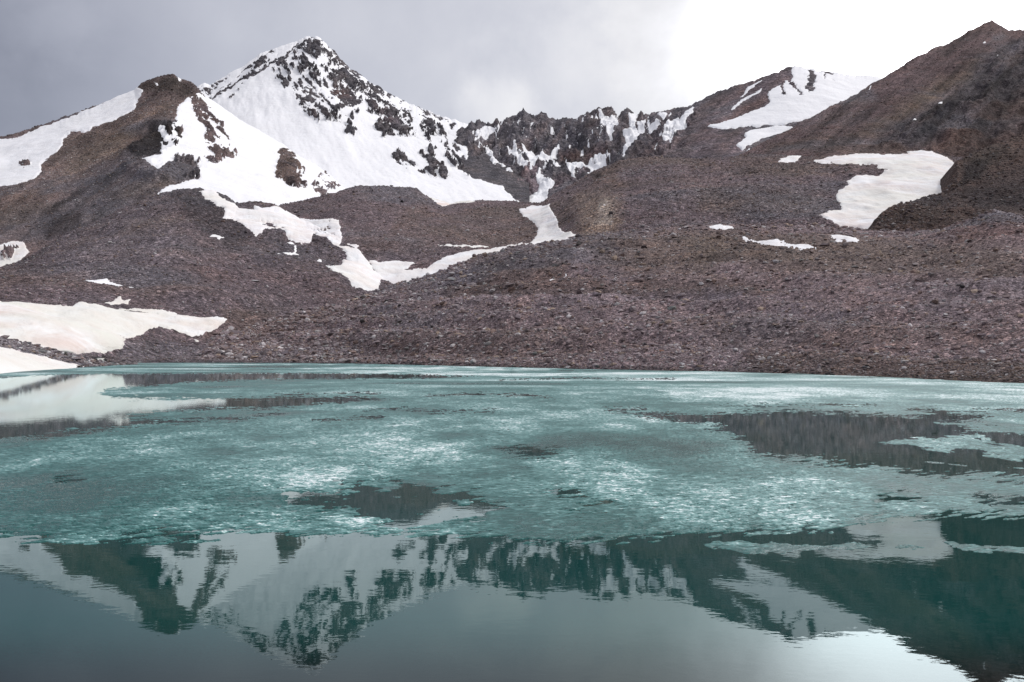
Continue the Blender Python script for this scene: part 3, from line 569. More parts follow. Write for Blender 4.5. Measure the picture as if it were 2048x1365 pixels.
# snow peak
G_y = [(340, 215), (380, 185), (400, 172), (408, 168), (420, 172), (436, 163), (455, 152), (470, 143), (482, 139), (505, 122), (520, 110), (540, 102), (560, 96), (585, 88), (596, 85), (603, 79), (612, 75), (622, 77), (636, 76), (648, 84), (658, 96), (668, 104), (680, 120), (690, 127), (700, 140), (712, 146), (726, 158), (740, 168), (762, 180), (790, 195), (815, 208), (850, 222), (880, 234), (910, 242), (945, 252), (1000, 280), (1060, 330)]
G_Y = [(340, 1300), (440, 1380), (615, 1500), (760, 1440), (930, 1300), (1060, 1150)]
G_b = [(340, 440), (700, 420), (880, 440), (1060, 440)]; G_bY = [(340, 800), (700, 760), (900, 720), (1060, 720)]
G_m = [(340, 330), (480, 290), (600, 290), (700, 320), (800, 350), (900, 370), (1060, 400)]; G_mY = [(340, 1000), (600, 1010), (800, 900), (1060, 850)]
def dG(s):
    u = s.base[..., 0]; y = s.base[..., 1]; z = s.base[..., 2]
    ridge = ridged(u/55, y/120, z/160, 4, 51)
    d = rel(s, 7, 160, 3, 141)+2.2*fbm((u+0.6*z)/22, y/120, (z-0.6*u)/150, o=4, seed=145)
    d = d+s.rock*(2.0+5*ridge+3.5*fbm(u/11, y/11, z/11, o=4, seed=44))
    return d, rel(s, 0.6, 7, 3, 143)
G = sheet('mountain', [('p', G_b, G_bY), ('p', G_m, G_mY), ('p', G_y, G_Y, lambda x: np.where(x < 600, 0.35, 1.0))], 342, 1058, 1.6, 1.2, M_rock, dG, [(W2([(380, 600), (900, 400), (1100, 700), (900, 1100)]), GREY*0.7, 20, 0.3), (W2([(1080, 500), (1250, 520), (1280, 600), (1130, 600)]), RUST*0.8, 8, 0.6), (W2([(1400, 640), (1500, 700), (1660, 800), (1500, 760)]), PURPLE, 8, 0.6)],
          GREY*0.60, (2.6, 0.09, 34), drift=0.15, label=('tall snow covered peak with a rocky face, the highest in the photo', 'mountain'))
G_R = [[(900, 180), (940, 150), (1000, 200), (1050, 240), (990, 250), (930, 230)], [(1050, 375), (1140, 330), (1200, 340), (1250, 430), (1180, 460), (1090, 430)], [(880, 540), (950, 520), (1000, 580), (1010, 640), (990, 670), (950, 620)], [(1080, 520), (1200, 510), (1280, 570), (1330, 620), (1290, 670), (1200, 640), (1110, 590)],
       [(1410, 640), (1480, 690), (1570, 670), (1640, 760), (1690, 850), (1620, 860), (1560, 800), (1500, 730), (1430, 700)], [(1470, 760), (1520, 790), (1540, 870), (1510, 900), (1490, 830)], [(1650, 700), (1690, 690), (1740, 770), (1700, 790)], [(1000, 690), (1080, 690), (1160, 760), (1090, 760)], [(810, 570), (860, 570), (920, 650), (880, 650)],
       [(1190, 820), (1240, 760), (1300, 820), (1350, 880), (1260, 850)], [(650, 380), (690, 370), (710, 400), (690, 430)], [(500, 300), (580, 240), (610, 250), (590, 320), (540, 320)], [(90, 500), (150, 465), (210, 460), (300, 400), (290, 440), (220, 480), (170, 510), (160, 560), (100, 520)],
       [(905, 120), (925, 95), (945, 110), (935, 135)], [(1290, 370), (1340, 370), (1360, 410), (1300, 420)], [(1400, 550), (1440, 530), (1480, 600), (1440, 630)], [(1330, 460), (1370, 460), (1370, 560), (1340, 530)], [(1090, 300), (1130, 290), (1140, 330), (1100, 330)], [(820, 285), (870, 275), (880, 310), (930, 370), (860, 350)], [(1000, 440), (1040, 470), (1050, 500), (1000, 480)], [(690, 450), (750, 465), (730, 475)], [(1150, 640), (1200, 660), (1180, 690)], [(1540, 590), (1580, 630), (1550, 640)], [(1710, 810), (1760, 820), (1750, 850)], [(280, 580), (330, 560), (400, 515), (330, 575)], [(620, 210), (655, 195), (630, 225)]]
G_R3 = [[(270, 600), (310, 570), (350, 580), (350, 650), (400, 690), (455, 770), (410, 812), (330, 790), (280, 760), (208, 742), (280, 700)], [(0, 600), (60, 605), (90, 570), (120, 620), (200, 700), (130, 712), (20, 645)], [(245, 375), (290, 330), (350, 400), (380, 480), (340, 485), (300, 440), (270, 420)], [(420, 560), (440, 550), (470, 600), (500, 650), (520, 700), (490, 722), (450, 660), (425, 600)], [(480, 590), (515, 500), (545, 570), (560, 650), (600, 672), (560, 700), (510, 680)], [(380, 520), (430, 505), (440, 540)], [(450, 370), (520, 380), (505, 420), (470, 440)], [(280, 440), (300, 440), (310, 520), (295, 525)], [(210, 610), (250, 610), (240, 640)], [(545, 690), (600, 690), (600, 780), (570, 740)]]
add_snow(G, 'snowfield', 'huge snow face of the highest peak with rock bands on its right side', [[(300, 500), (300, 150), (500, 60), (615, 30), (700, 80), (900, 200), (937, 240), (935, 300), (934, 320), (925, 312), (916, 330), (930, 345), (960, 358), (1008, 372), (1006, 385), (1030, 405), (1060, 420), (1060, 520)]], 1.6,
         rocks=[W2(p) for p in G_R]+[W3(p) for p in G_R3], bands=[(W2([(170, 580), (240, 540), (370, 460), (460, 420), (620, 340), (760, 260), (850, 150)]), 2.2), (W2([(1130, 200), (1160, 280), (1270, 340), (1400, 440), (1560, 540)]), 1.8)],
         speck=[(W2([(640, 360), (860, 150), (930, 90), (1060, 130), (1280, 350), (1560, 530), (1860, 660), (2028, 760), (2000, 900), (1900, 900), (1700, 880), (1540, 870), (1360, 760), (1200, 720), (1160, 770), (1000, 790), (880, 680), (780, 560)]), 0.15, 0.075, 0.17, 0.85), (W2([(800, 230), (880, 130), (930, 60), (1080, 100), (1200, 250), (1400, 420), (1560, 520), (1500, 560), (1250, 420), (1080, 260), (940, 250)]), 0.17, 0.075, 0.14, 0.75), (W2([(170, 560), (500, 300), (640, 200), (700, 260), (420, 470)]), 0.2, 0.09, 0.2, -0.5)], dust=34, warp=6, dirt=0.05, cat='snowfield', soft=2.5)

# jagged ridge and the right-hand snow mountain
H_y = [(860, 330), (900, 280), (925, 255), (938, 250), (944, 245), (950, 250), (957, 240), (966, 246), (985, 246), (995, 238), (1002, 244), (1020, 236), (1032, 230), (1038, 222), (1047, 214), (1056, 225), (1064, 230), (1078, 226), (1092, 226), (1104, 234), (1112, 240), (1130, 237), (1150, 238), (1162, 235), (1170, 228), (1185, 222), (1196, 212), (1206, 213), (1222, 214), (1230, 220), (1232, 231), (1240, 231), (1247, 220), (1254, 212), (1262, 218), (1270, 229), (1280, 230), (1283, 222), (1286, 230), (1300, 227), (1330, 223), (1360, 216), (1382, 212), (1390, 204), (1400, 200), (1416, 192), (1428, 186), (1450, 178), (1475, 170), (1505, 161), (1530, 152), (1560, 142), (1580, 133), (1600, 136), (1650, 144), (1700, 152), (1760, 156), (1850, 170)]
H_Y = [(860, 1180), (1050, 1220), (1260, 1180), (1400, 1120), (1580, 1100), (1850, 1150)]
H_b = [(860, 450), (1100, 430), (1300, 370), (1500, 340), (1850, 330)]; H_bY = [(860, 760), (1100, 780), (1300, 760), (1850, 780)]
H_m = [(860, 400), (1000, 370), (1100, 345), (1300, 290), (1450, 255), (1600, 235), (1850, 245)]; H_mY = [(860, 880), (1000, 980), (1100, 1000), (1300, 960), (1600, 940), (1850, 960)]
def dH(s):
    u = s.base[..., 0]; y = s.base[..., 1]; z = s.base[..., 2]
    cr = 1-sstep(1290, 1420, s.px)
    low = sstep(420, 350, s.py)
    d = cr*low*(9*ridged(u/40+z/160, y/160, z/260, 5, 151)+6*ridged(u/13-z/70, y/40, z/60, 4, 152)-7)
    d = d+rel(s, 4, 60, 4, 153)+s.rock*(1.5+4*fbm(u/12, y/12, z/12, o=3, seed=7))
    return d, rel(s, 0.9, 7, 4, 154)+cr*(rel(s, 2.0, 8, 4, 155, 0.35)+1.6*ridged(u/6+z/30, y/20, z/26, 3, 156))
H = sheet('ridge', [('p', H_b, H_bY), ('p', H_m, H_mY), ('p', H_y, H_Y, lambda x: np.where(x < 1300, 1.0, 0.4))], 862, 1848, 1.6, 1.2, M_rock, dH,
          [(W4([(350, 840), (700, 560), (1200, 240), (1560, 120), (1580, 240), (1400, 420), (1000, 600), (900, 840)]), PURPLE*0.8, 25, 0.9), (W4([(860, 620), (1200, 460), (1400, 370), (1300, 480), (1050, 580)]), RUST*0.85, 12, 0.7), (W3([(1310, 560), (1700, 560), (1700, 640), (1310, 640)]), RUST*0.6, 14, 0.7),
           (W3([(890, 900), (1150, 660), (1170, 890), (970, 970)]), PURPLE*1.0, 7, 0.9), (W3([(1230, 850), (1560, 680), (1420, 800), (1220, 960)]), PURPLE*0.8, 8, 0.9), (W4([(600, 700), (900, 640), (1200, 620), (1250, 720), (1200, 830), (500, 860)]), PURPLE*0.72, 16, 0.9)],
          GREY*0.76, (5.5, 0.11, 38), drift=0.15, streak=(-0.85, 0.35), label=('jagged dark rock ridge between the snow peak and the right mountain', 'ridge'))
def hs(label, polys, **k):
    k.setdefault('warp', 3); k.setdefault('dirt', 0.05); k.setdefault('soft', 2.0); k.setdefault('edge', 1.6); k.setdefault('grow', 2.2)
    add_snow(H, k.pop('name', 'snow_couloir'), label, polys, k.pop('thick', 1.5), cat=k.pop('cat', 'snow couloir'), group='snow strips on the far ridge', **k)
hs('snow couloir slanting down the left buttress of the jagged ridge', [W3([(738, 545), (775, 560), (802, 640), (850, 690), (900, 730), (945, 762), (938, 830), (900, 775), (868, 790), (892, 860), (872, 850), (835, 775), (796, 680), (758, 600)])])
hs('forked snow strip in the middle of the jagged ridge, left of the wider triangle', [W3([(888, 558), (960, 592), (984, 568), (992, 632), (1040, 670), (1092, 690), (1050, 724), (1010, 712), (978, 660), (938, 600)])])
hs('wide triangular snow patch under the highest tooth of the jagged ridge', [W3([(1038, 556), (1090, 590), (1142, 610), (1158, 650), (1140, 672), (1112, 704), (1098, 736), (1098, 690), (1060, 622)])])
hs('narrow snow strip rising to the right beside the triangular snow patch', [W3([(1168, 664), (1178, 620), (1230, 630), (1280, 570), (1312, 538), (1290, 600), (1245, 645), (1200, 660)]), W3([(1255, 640), (1300, 680), (1332, 712), (1300, 724), (1272, 680)])])
hs('snow patch just below the crest at the left end of the jagged ridge', [W3([(665, 475), (690, 430), (740, 398), (805, 408), (740, 452), (690, 494)])])
hs('branching snow gully under the twin blocky towers', [W3([(1636, 262), (1672, 330), (1720, 352), (1772, 322), (1772, 400), (1722, 510), (1706, 460), (1680, 400), (1650, 392), (1658, 342), (1628, 310)])])
hs('long snow gully running down right of the pointed tower', [W3([(1868, 316), (1924, 316), (1902, 400), (1944, 470), (1912, 520), (1882, 570), (1826, 640), (1848, 560), (1838, 470), (1880, 430), (1868, 370)])])
hs('snow ledge at the foot of the jagged ridge behind the right hump', [W3([(1376, 672), (1450, 658), (1530, 660), (1550, 628), (1620, 608), (1674, 618), (1668, 690), (1600, 744), (1540, 775), (1558, 700), (1500, 672), (1440, 692), (1422, 764), (1386, 722)])])
hs('small snow notch left of the gap pinnacle', [W3([(1928, 380), (1988, 366), (1972, 456), (1938, 442)]), W4([(465, 605), (545, 588), (500, 632), (465, 644)]), W4([(545, 498), (602, 498), (570, 548)])])
hs('snow apron filling the cirque floor below the jagged ridge', [W3([(1148, 790), (1192, 778), (1212, 818), (1282, 835), (1242, 890), (1222, 952), (1180, 1100), (900, 1100), (955, 975), (990, 945), (1080, 930), (1150, 900), (1176, 870), (1154, 820)]), W3([(300, 740), (620, 760), (700, 822), (780, 862), (892, 858), (880, 910), (952, 962), (980, 1100), (300, 1100)])], name='snowfield', cat='snowfield')
hs('broad snow strip on the left shoulder of the right mountain', [W4([(566, 705), (588, 620), (640, 550), (684, 540), (722, 560), (742, 500), (806, 452), (794, 492), (742, 560), (752, 580), (690, 622), (620, 692), (590, 724)])])
hs('thin snow streaks slanting across the scree of the right mountain', [W4([(1104, 472), (1180, 398), (1334, 322), (1302, 352), (1200, 402), (1130, 464)]), W4([(1168, 358), (1240, 288), (1342, 238), (1254, 302), (1182, 354)]), W4([(1292, 322), (1332, 298), (1324, 317)])], warp=3, grow=0.6)
hs('large snow cap on the right mountain reaching down a long tongue', [W4([(1580, 100), (1700, 110), (2350, 150), (2350, 420), (2030, 440), (1760, 520), (1600, 566), (1540, 576), (1400, 580), (1280, 600), (1180, 606), (1060, 622), (960, 627), (915, 615), (940, 595), (1000, 590), (1070, 560), (1180, 520), (1330, 450), (1405, 420), (1388, 380), (1395, 340), (1450, 290), (1500, 280), (1520, 238), (1572, 262), (1580, 200)])], name='snowfield', cat='snowfield', thick=1.4, grow=0.3,
   rocks=[W4([(1700, 155), (1740, 162), (1755, 230), (1745, 335), (1698, 322), (1682, 280), (1710, 230)]), W4([(1900, 232), (1925, 235), (1915, 250)])], bands=[(W4([(1570, 262), (1612, 300), (1642, 362)]), 2.5), (W4([(1500, 270), (1512, 360)]), 2.8), (W4([(1785, 162), (1890, 188)]), 2.2), (W4([(1825, 185), (1832, 220)]), 1.6)], warp=5)
hs('lower snow patch below the tongue of the right mountain snow cap', [W4([(1136, 742), (1212, 690), (1198, 650), (1272, 610), (1400, 588), (1545, 585), (1600, 600), (1490, 645), (1420, 668), (1330, 692), (1260, 745), (1190, 776)])], name='snow_patch', cat='snow patch', grow=-0.5)
add_snow(H, 'snow_streaks', 'fine broken snow streaks caught in the gullies all over the jagged ridge', [[(945, 262), (1040, 232), (1110, 250), (1200, 225), (1300, 235), (1395, 212), (1330, 300), (1220, 330), (1110, 350), (1010, 372), (950, 340)]], 1.2, speck=[([(900, 200), (1420, 190), (1420, 400), (900, 400)], -0.27, 0.13, 0.045, 0.25)], warp=6, edge=1.0, dirt=0.05, cat='snow streaks', group='snow strips on the far ridge', soft=2.0)
hs('tiny snow scrap above the right hump crest', [W4([(1182, 824), (1240, 778), (1254, 800), (1222, 824)])], name='snow_patch', cat='snow patch', warp=2)

# right-hand purple slope
I_y = [(1400, 345), (1460, 318), (1490, 304), (1520, 288), (1560, 266), (1600, 246), (1640, 226), (1680, 206), (1720, 185), (1745, 166), (1780, 148), (1810, 130), (1812, 126), (1850, 108), (1880, 92), (1892, 91), (1920, 74), (1945, 58), (1965, 48), (1984, 40), (1994, 45), (2002, 48), (2018, 57), (2048, 58), (2150, 40), (2400, 0)]
I_Y = [(1400, 620), (1600, 700), (1985, 900), (2400, 880)]
I_b = [(1400, 370), (1700, 345), (1900, 400), (2048, 480), (2400, 480)]; I_bY = [(1400, 560), (1700, 560), (1900, 540), (2048, 480), (2400, 430)]
def dI(s):
    crag = sstep(-8, 20, poly_sd(*warped(s, 20, 0.02, 6), W5([(740, 1090), (1350, 760), (1700, 420), (1900, 250), (2500, -50), (2900, 100), (2900, 1365), (1500, 1365), (1200, 1090)])))
    u = s.base[..., 0]; y = s.base[..., 1]; z = s.base[..., 2]
    return rel(s, 5, 90, 4, 161)+rel(s, 1.5, 20, 3, 162)+crag*(5*ridged((u-z)/34, y/50, (u+z)/170, 5, 163)+3.0*ridged((u-z)/9, y/16, (u+z)/40, 3, 9)), rel(s, 0.6, 5, 4, 164)
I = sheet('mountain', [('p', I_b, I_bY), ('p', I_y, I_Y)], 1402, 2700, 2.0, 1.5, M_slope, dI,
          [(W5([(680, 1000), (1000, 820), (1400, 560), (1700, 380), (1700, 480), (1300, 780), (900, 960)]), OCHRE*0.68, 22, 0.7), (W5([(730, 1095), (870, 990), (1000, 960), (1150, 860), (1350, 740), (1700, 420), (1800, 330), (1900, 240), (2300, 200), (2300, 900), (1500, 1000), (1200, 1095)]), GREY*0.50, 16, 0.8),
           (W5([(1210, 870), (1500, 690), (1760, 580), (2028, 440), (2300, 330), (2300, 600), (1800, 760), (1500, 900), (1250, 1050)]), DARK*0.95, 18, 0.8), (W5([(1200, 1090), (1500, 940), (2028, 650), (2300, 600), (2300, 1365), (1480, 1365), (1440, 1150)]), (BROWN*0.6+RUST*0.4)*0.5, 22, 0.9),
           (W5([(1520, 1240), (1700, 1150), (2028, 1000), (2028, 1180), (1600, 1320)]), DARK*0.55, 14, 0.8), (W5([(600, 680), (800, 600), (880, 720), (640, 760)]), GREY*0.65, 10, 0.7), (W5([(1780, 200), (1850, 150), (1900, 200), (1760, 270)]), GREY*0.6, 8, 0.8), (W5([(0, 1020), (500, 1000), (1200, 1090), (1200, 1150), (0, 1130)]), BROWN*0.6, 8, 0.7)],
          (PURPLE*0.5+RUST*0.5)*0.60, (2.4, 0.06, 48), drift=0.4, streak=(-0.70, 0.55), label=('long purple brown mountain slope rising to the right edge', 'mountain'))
for i, (lb, p) in enumerate([('tiny snow fleck on the right slope near its skyline', [(820, 628), (826, 600), (840, 595), (836, 622)]), ('small snow fleck at the top of the dark crags on the right slope', [(1346, 756), (1370, 728), (1394, 718), (1384, 742)]), ('small snow fleck in the upper right slope beside the crag', [(1782, 412), (1810, 384), (1822, 386), (1806, 408)]), ('highest snow fleck on the right slope', [(1700, 276), (1716, 256), (1730, 258), (1720, 274)]), ('small snow fleck low in the dark crags of the right slope', [(1128, 926), (1150, 898), (1186, 890), (1150, 916)])]):
    add_snow(I, 'snow_patch', lb, [W5(p)], 1.2, warp=1.5, dirt=0.1, group='snow flecks on the right slope', soft=2.0)

SHEETS = [A, D, E, B, J, Fm, G, H, I]
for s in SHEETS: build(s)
print('terrain built')

# ------------------------------------------------------------------ lake bed, water
bed_x = np.linspace(-900, 900, 60); bed_y = np.concatenate([np.linspace(-60, 0, 8), np.linspace(1, 30, 60), np.geomspace(32, 700, 30)])
BX, BY = np.meshgrid(bed_x, bed_y)
BZ = -0.10-np.clip(BY-4.5, -5, 60)*0.16; BZ = np.maximum(BZ, -4.0)+0.05*fbm(BX, BY, o=2, seed=4)
nb = make_mesh('lakebed', np.stack([BX, BY, BZ], -1).reshape(-1, 3), grid_faces(*BX.shape), M_stone, True, colors={'tint': np.tile(BROWN*0.9, (BX.size, 1))})
tag(nb, 'stony bed of the lake under the water', 'lakebed', kind='structure')
gx = 9000.0
gd = make_mesh('ground', np.array([(-gx, -gx, -6), (gx, -gx, -6), (gx, gx, -6), (-gx, gx, -6)]), np.array([(0, 1, 2, 3)]), M_stone, colors={'tint': np.tile(BROWN, (4, 1))})
tag(gd, 'ground under everything', 'ground', kind='structure')
wt = make_mesh('water', np.array([(-900, -60, 0), (900, -60, 0), (900, 320, 0), (-900, 320, 0)]), np.array([(0, 1, 2, 3)]), M_water)
tag(wt, 'calm green lake water mirroring the mountains', 'lake', kind='structure')

# ------------------------------------------------------------------ lake ice
P1 = [(-700, 757), (-300, 756), (0, 757), (70, 751), (150, 748), (300, 747), (480, 746), (760, 747), (965, 752), (880, 757), (640, 759), (480, 761), (380, 766), (300, 772), (210, 780), (200, 786), (230, 795), (330, 798), (470, 797), (600, 793), (720, 793), (780, 796), (700, 806), (600, 812), (520, 817), (430, 819), (330, 823), (250, 833), (310, 839), (480, 835), (520, 838), (390, 845), (300, 850), (240, 856), (170, 864), (100, 872), (0, 879), (-300, 888), (-700, 892)]
P2 = [(1420, 829), (1480, 824), (1560, 822), (1700, 826), (1760, 828), (1830, 832), (1862, 828), (1820, 818), (1870, 815), (1920, 826), (1985, 830), (1950, 840), (1900, 843), (1880, 848), (1960, 857), (2040, 866), (2350, 880), (2350, 1000), (2048, 960), (1990, 950), (1900, 946), (1800, 940), (1700, 930), (1600, 918), (1540, 910), (1500, 902), (1500, 890), (1480, 875), (1430, 855), (1300, 836), (1215, 823), (1300, 826)]
P3 = [(570, 992), (640, 985), (700, 975), (760, 972), (830, 975), (900, 985), (960, 988), (1010, 1005), (1000, 1025), (940, 1040), (860, 1048), (770, 1050), (730, 1038), (700, 1022), (620, 1008)]
P4 = [(-1000, 1050), (-300, 1060), (0, 1068), (70, 1076), (200, 1078), (290, 1072), (400, 1068), (560, 1070), (700, 1066), (800, 1062), (900, 1066), (1000, 1080), (1100, 1085), (1200, 1077), (1300, 1071), (1380, 1066), (1500, 1066), (1600, 1058), (1700, 1044), (1800, 1040), (1900, 1034), (2048, 1026), (2350, 1015), (3100, 1000), (3100, 1300), (-1000, 1300)]
holes = [[(1760, 993), (1800, 990), (1830, 994), (1800, 1003), (1765, 1002)], [(1100, 985), (1160, 978), (1190, 990), (1130, 996)], [(1000, 895), (1060, 893), (1125, 905), (1080, 912), (1010, 905)], [(1140, 1008), (1220, 1005), (1200, 1020), (1130, 1018)], [(1950, 995), (2060, 990), (2060, 1012), (1960, 1004)], [(100, 955), (160, 960), (140, 968), (100, 966)]]
cracks = [([(860, 792), (950, 788), (1050, 790), (1100, 796)], 2.0), ([(560, 790), (680, 787), (760, 786)], 1.6), ([(730, 822), (800, 818), (860, 824), (1000, 820)], 1.6), ([(1220, 820), (1290, 818)], 3.0), ([(1000, 760), (1150, 757), (1350, 758)], 1.6), ([(1450, 812), (1600, 808), (1750, 811)], 1.2), ([(1940, 818), (2048, 821), (2200, 823)], 2.5), ([(500, 835), (560, 825)], 2.5), ([(640, 842), (760, 835)], 1.0)]
FL = [('ice_floe', 'feathery white ice floe alone in the dark open water at the right', [(1750, 884), (1800, 878), (1850, 873), (1950, 869), (2000, 882), (2060, 893), (2120, 910), (2120, 932), (2048, 926), (1985, 915), (1950, 900), (1875, 909), (1825, 896)]),
      ('ice_floe', 'narrow pale ice floe touching the right edge of the photo', [(1866, 846), (1940, 848), (2048, 850), (2300, 852), (2300, 874), (2048, 864), (1960, 855)]),
      ('ice_floe', 'thin ice streak in the dark water under the feathery floe', [(1820, 926), (1880, 928), (1960, 929), (2048, 934), (2100, 940), (2040, 938), (1940, 933), (1860, 931)]),
      ('ice_floe', 'ragged ice floe in the mirror water below the ice edge at the lower right', [(1380, 1088), (1480, 1082), (1600, 1092), (1700, 1086), (1800, 1092), (1880, 1098), (1780, 1102), (1650, 1104), (1500, 1112), (1420, 1100)]),
      ('ice_floe', 'small ice floe at the right edge over the dark mountain reflection', [(1880, 1084), (1960, 1090), (2100, 1102), (2100, 1118), (1980, 1108), (1900, 1100)]),
      ('ice_floe', 'thin white ice line across the left open pool', [(205, 786.5), (300, 784.5), (440, 785.5), (440, 787.0), (300, 788), (215, 788.5)]),
      ('ice_floe', 'tiny ice scrap in the dark left pool', [(130, 857), (148, 855.5), (160, 857.5), (145, 859.5)])]
FROST = [([(880, 925), (1150, 915), (1400, 945), (1700, 955), (2000, 958), (2100, 1010), (1700, 1030), (1400, 1012), (1100, 995), (900, 975)], 0.12, 40), ([(-100, 912), (300, 882), (600, 872), (900, 848), (1030, 862), (830, 915), (500, 925), (-100, 948)], 0.13, 28),
         ([(560, 940), (690, 935), (690, 965), (570, 975)], 0.25, 12), ([(950, 835), (1300, 830), (1380, 850), (1000, 880)], 0.18, 12), ([(1300, 772), (1500, 782), (1620, 795), (1560, 806), (1350, 800)], 0.3, 8), ([(500, 728), (1100, 738), (1200, 752), (700, 745)], 0.35, 4),  # first patch paints a snow reflection into the ice colour
         ([(1150, 745), (2200, 765), (2200, 812), (1700, 805), (1300, 770)], 0.25, 8), ([(-200, 955), (450, 950), (620, 985), (650, 1060), (-200, 1080)], -0.30, 26), ([(1000, 890), (1420, 868), (1480, 915), (1250, 930)], -0.22, 14), ([(1050, 1030), (1500, 1040), (1500, 1070), (1050, 1085)], -0.18, 16), ([(300, 1015), (560, 1000), (760, 1050), (400, 1070)], 0.22, 16)]  # last patch is mirrored snow painted as pale ice
def ice_grid(x0, x1, y0, y1, dx, dy):
    xs = np.arange(x0, x1+dx, dx); ys = np.arange(y0, y1+dy, dy)
    # rows a little denser far away, where the surface is seen flattest
    px, py = np.meshgrid(xs, ys); Y = CAMH*FPX/(py-HY); X = (px-CX)/FPX*Y
    return px, py, X, Y
def ice_height(X, Y, f, soft):
    a = 0.62+0.9*fbm(X/9.0, Y/14.0, o=2, seed=300); c, s_ = np.cos(a), np.sin(a)
    u = X*0.81+Y*0.58; v = -X*0.58+Y*0.81
    patch = fbm(X/1.6, Y/3.2, o=5, seed=301, rough=0.6); patch2 = fbm(X/6.0, Y/9.0, o=3, seed=302)
    far = sstep(26, 55, Y); vfar = sstep(35, 90, Y)
    fine = 0.9*ridged(u/0.24, v/0.06, o=3, seed=303)+0.5*fbm(u/0.08, v/0.04, o=2, seed=304)-0.15
    coarse = 0.9*ridged(X/0.9, Y/0.6, o=3, seed=306)-0.1
    r = fine*(1-far)+coarse*far*(1-0.7*vfar)
    dens = 0.5+0.6*patch+0.6*patch2
    amp = 0.008+0.010*sstep(0.1, 0.8, dens)
    mean = 0.006+0.005*sstep(0.1, 0.6, dens)
    e = np.clip(f/soft, -1.5, 1.0)
    z = mean*np.clip(0.5+0.5*e, 0, 1)+amp*(r-0.15)*np.clip(0.7+0.3*e, 0, 1)
    z = np.where(f < 0, z+0.028*f/soft, z)
    band = fbm(X/16.0, Y/4.5, o=5, seed=305, rough=0.6)
    fr = 0.49+0.42*patch+0.36*patch2+vfar*(0.05+0.9*band-0.4*patch)+0.34*np.clip(fine, -1, 1)*(0.35+0.65*sstep(0.0, 0.7, dens))*(1-0.6*vfar)  # relief crests painted paler, standing in for glints
    py = HY+CAMH*FPX/Y; px = CX+X/Y*FPX
    wxx = px+60*fbm(X/2.5, Y/5, o=4, seed=351); wyy = py+14*fbm(X/2.0, Y/4.0, o=4, seed=352)
    for poly, amt, so in FROST: fr = fr+amt*sstep(-so, so, poly_sd(wxx, wyy, poly, 60.0))
    fr = fr-0.22*(1-np.clip(f/14.0, 0, 1))*sstep(40, 20, Y)
    return z, np.clip(fr, 0, 1.1)
def build_ice(name, label, px, py, X, Y, f, soft, group, cat):
    z, fr = ice_height(X, Y, f, soft)
    vis = (z > -0.004)
    q = vis[:-1, :-1] | vis[1:, :-1] | vis[:-1, 1:] | vis[1:, 1:]
    z = np.maximum(z, -0.03)
    F = grid_faces(*px.shape, q); V = np.stack([X, Y, z], -1).reshape(-1, 3)
    V, F, fr2 = compact(V, F, fr.ravel())
    o = make_mesh(name, V, F, M_ice, True, attrs={'frost': fr2})  # attribute carries frost plus the painted glints and mirrored snow
    return tag(o, label, cat, group)
px, py, X, Y = ice_grid(-700, 2900, 722, 1100, 1.8, 0.72)
def iwarp(px, py, X, Y, amp):
    g = (py-HY)/220.0
    return px+amp*3.0*fbm(X/0.9, Y/1.2, o=4, seed=311, rough=0.6)*np.clip(g*2, 0.3, 1.6), py+amp*fbm(X/0.7, Y/1.0, o=5, seed=312, rough=0.65)*np.clip(g*1.6, 0.25, 1.5)
wx, wy = iwarp(px, py, X, Y, 7.0)
f = np.full(px.shape, 40.0, np.float32)
for p in [P1, P2, P4]+holes: f = np.minimum(f, -poly_sd(wx, wy, p))
p3 = poly_sd(wx, wy, P3); f = np.minimum(f, np.where(p3 > -20, -p3+6*fbm(X/0.25, Y/0.5, o=3, seed=320)*6+1, 40))
for pts, w in cracks: f = np.minimum(f, -line_sd(wx, 0.6*py+0.4*wy, pts, w)+1.6*fbm(X/0.9, Y/1.6, o=4, seed=330)+0.2)
feath = fbm((X*0.81+Y*0.58)/0.42, (-X*0.58+Y*0.81)/0.10, o=4, seed=360, rough=0.62)+0.6*fbm(X/0.9, Y/0.5, o=3, seed=361)
gk = np.clip((py-HY)/330.0, 0.05, 1.0)
f = f+np.clip(1.25-np.abs(f)/38, 0, 1)*feath*30*gk
build_ice('ice_sheet', 'vast rotting turquoise ice sheet with white frost and painted glint streaks covering most of the lake', px, py, X, Y, f, 9.0, None, 'ice sheet')
for nm, lb, poly in FL:
    a = np.array(poly); gx0, gx1, gy0, gy1 = a[:, 0].min()-14, a[:, 0].max()+14, a[:, 1].min()-7, a[:, 1].max()+7
    thin = (a[:, 1].max()-a[:, 1].min()) < 6
    qx, qy, QX, QY = ice_grid(gx0, gx1, gy0, gy1, 1.5, 0.35 if thin else 0.6)
    ux, uy = (qx, qy) if thin else iwarp(qx, qy, QX, QY, 5.0)
    ff = poly_sd(ux, uy, poly)
    build_ice(nm, lb, qx, qy, QX, QY, ff if thin else ff*0.6-2.2+5*fbm(QX/0.3, QY/0.6, o=3, seed=340), 0.8 if thin else 3.0, 'ice floes in the open water', 'ice floe')
print('ice built')

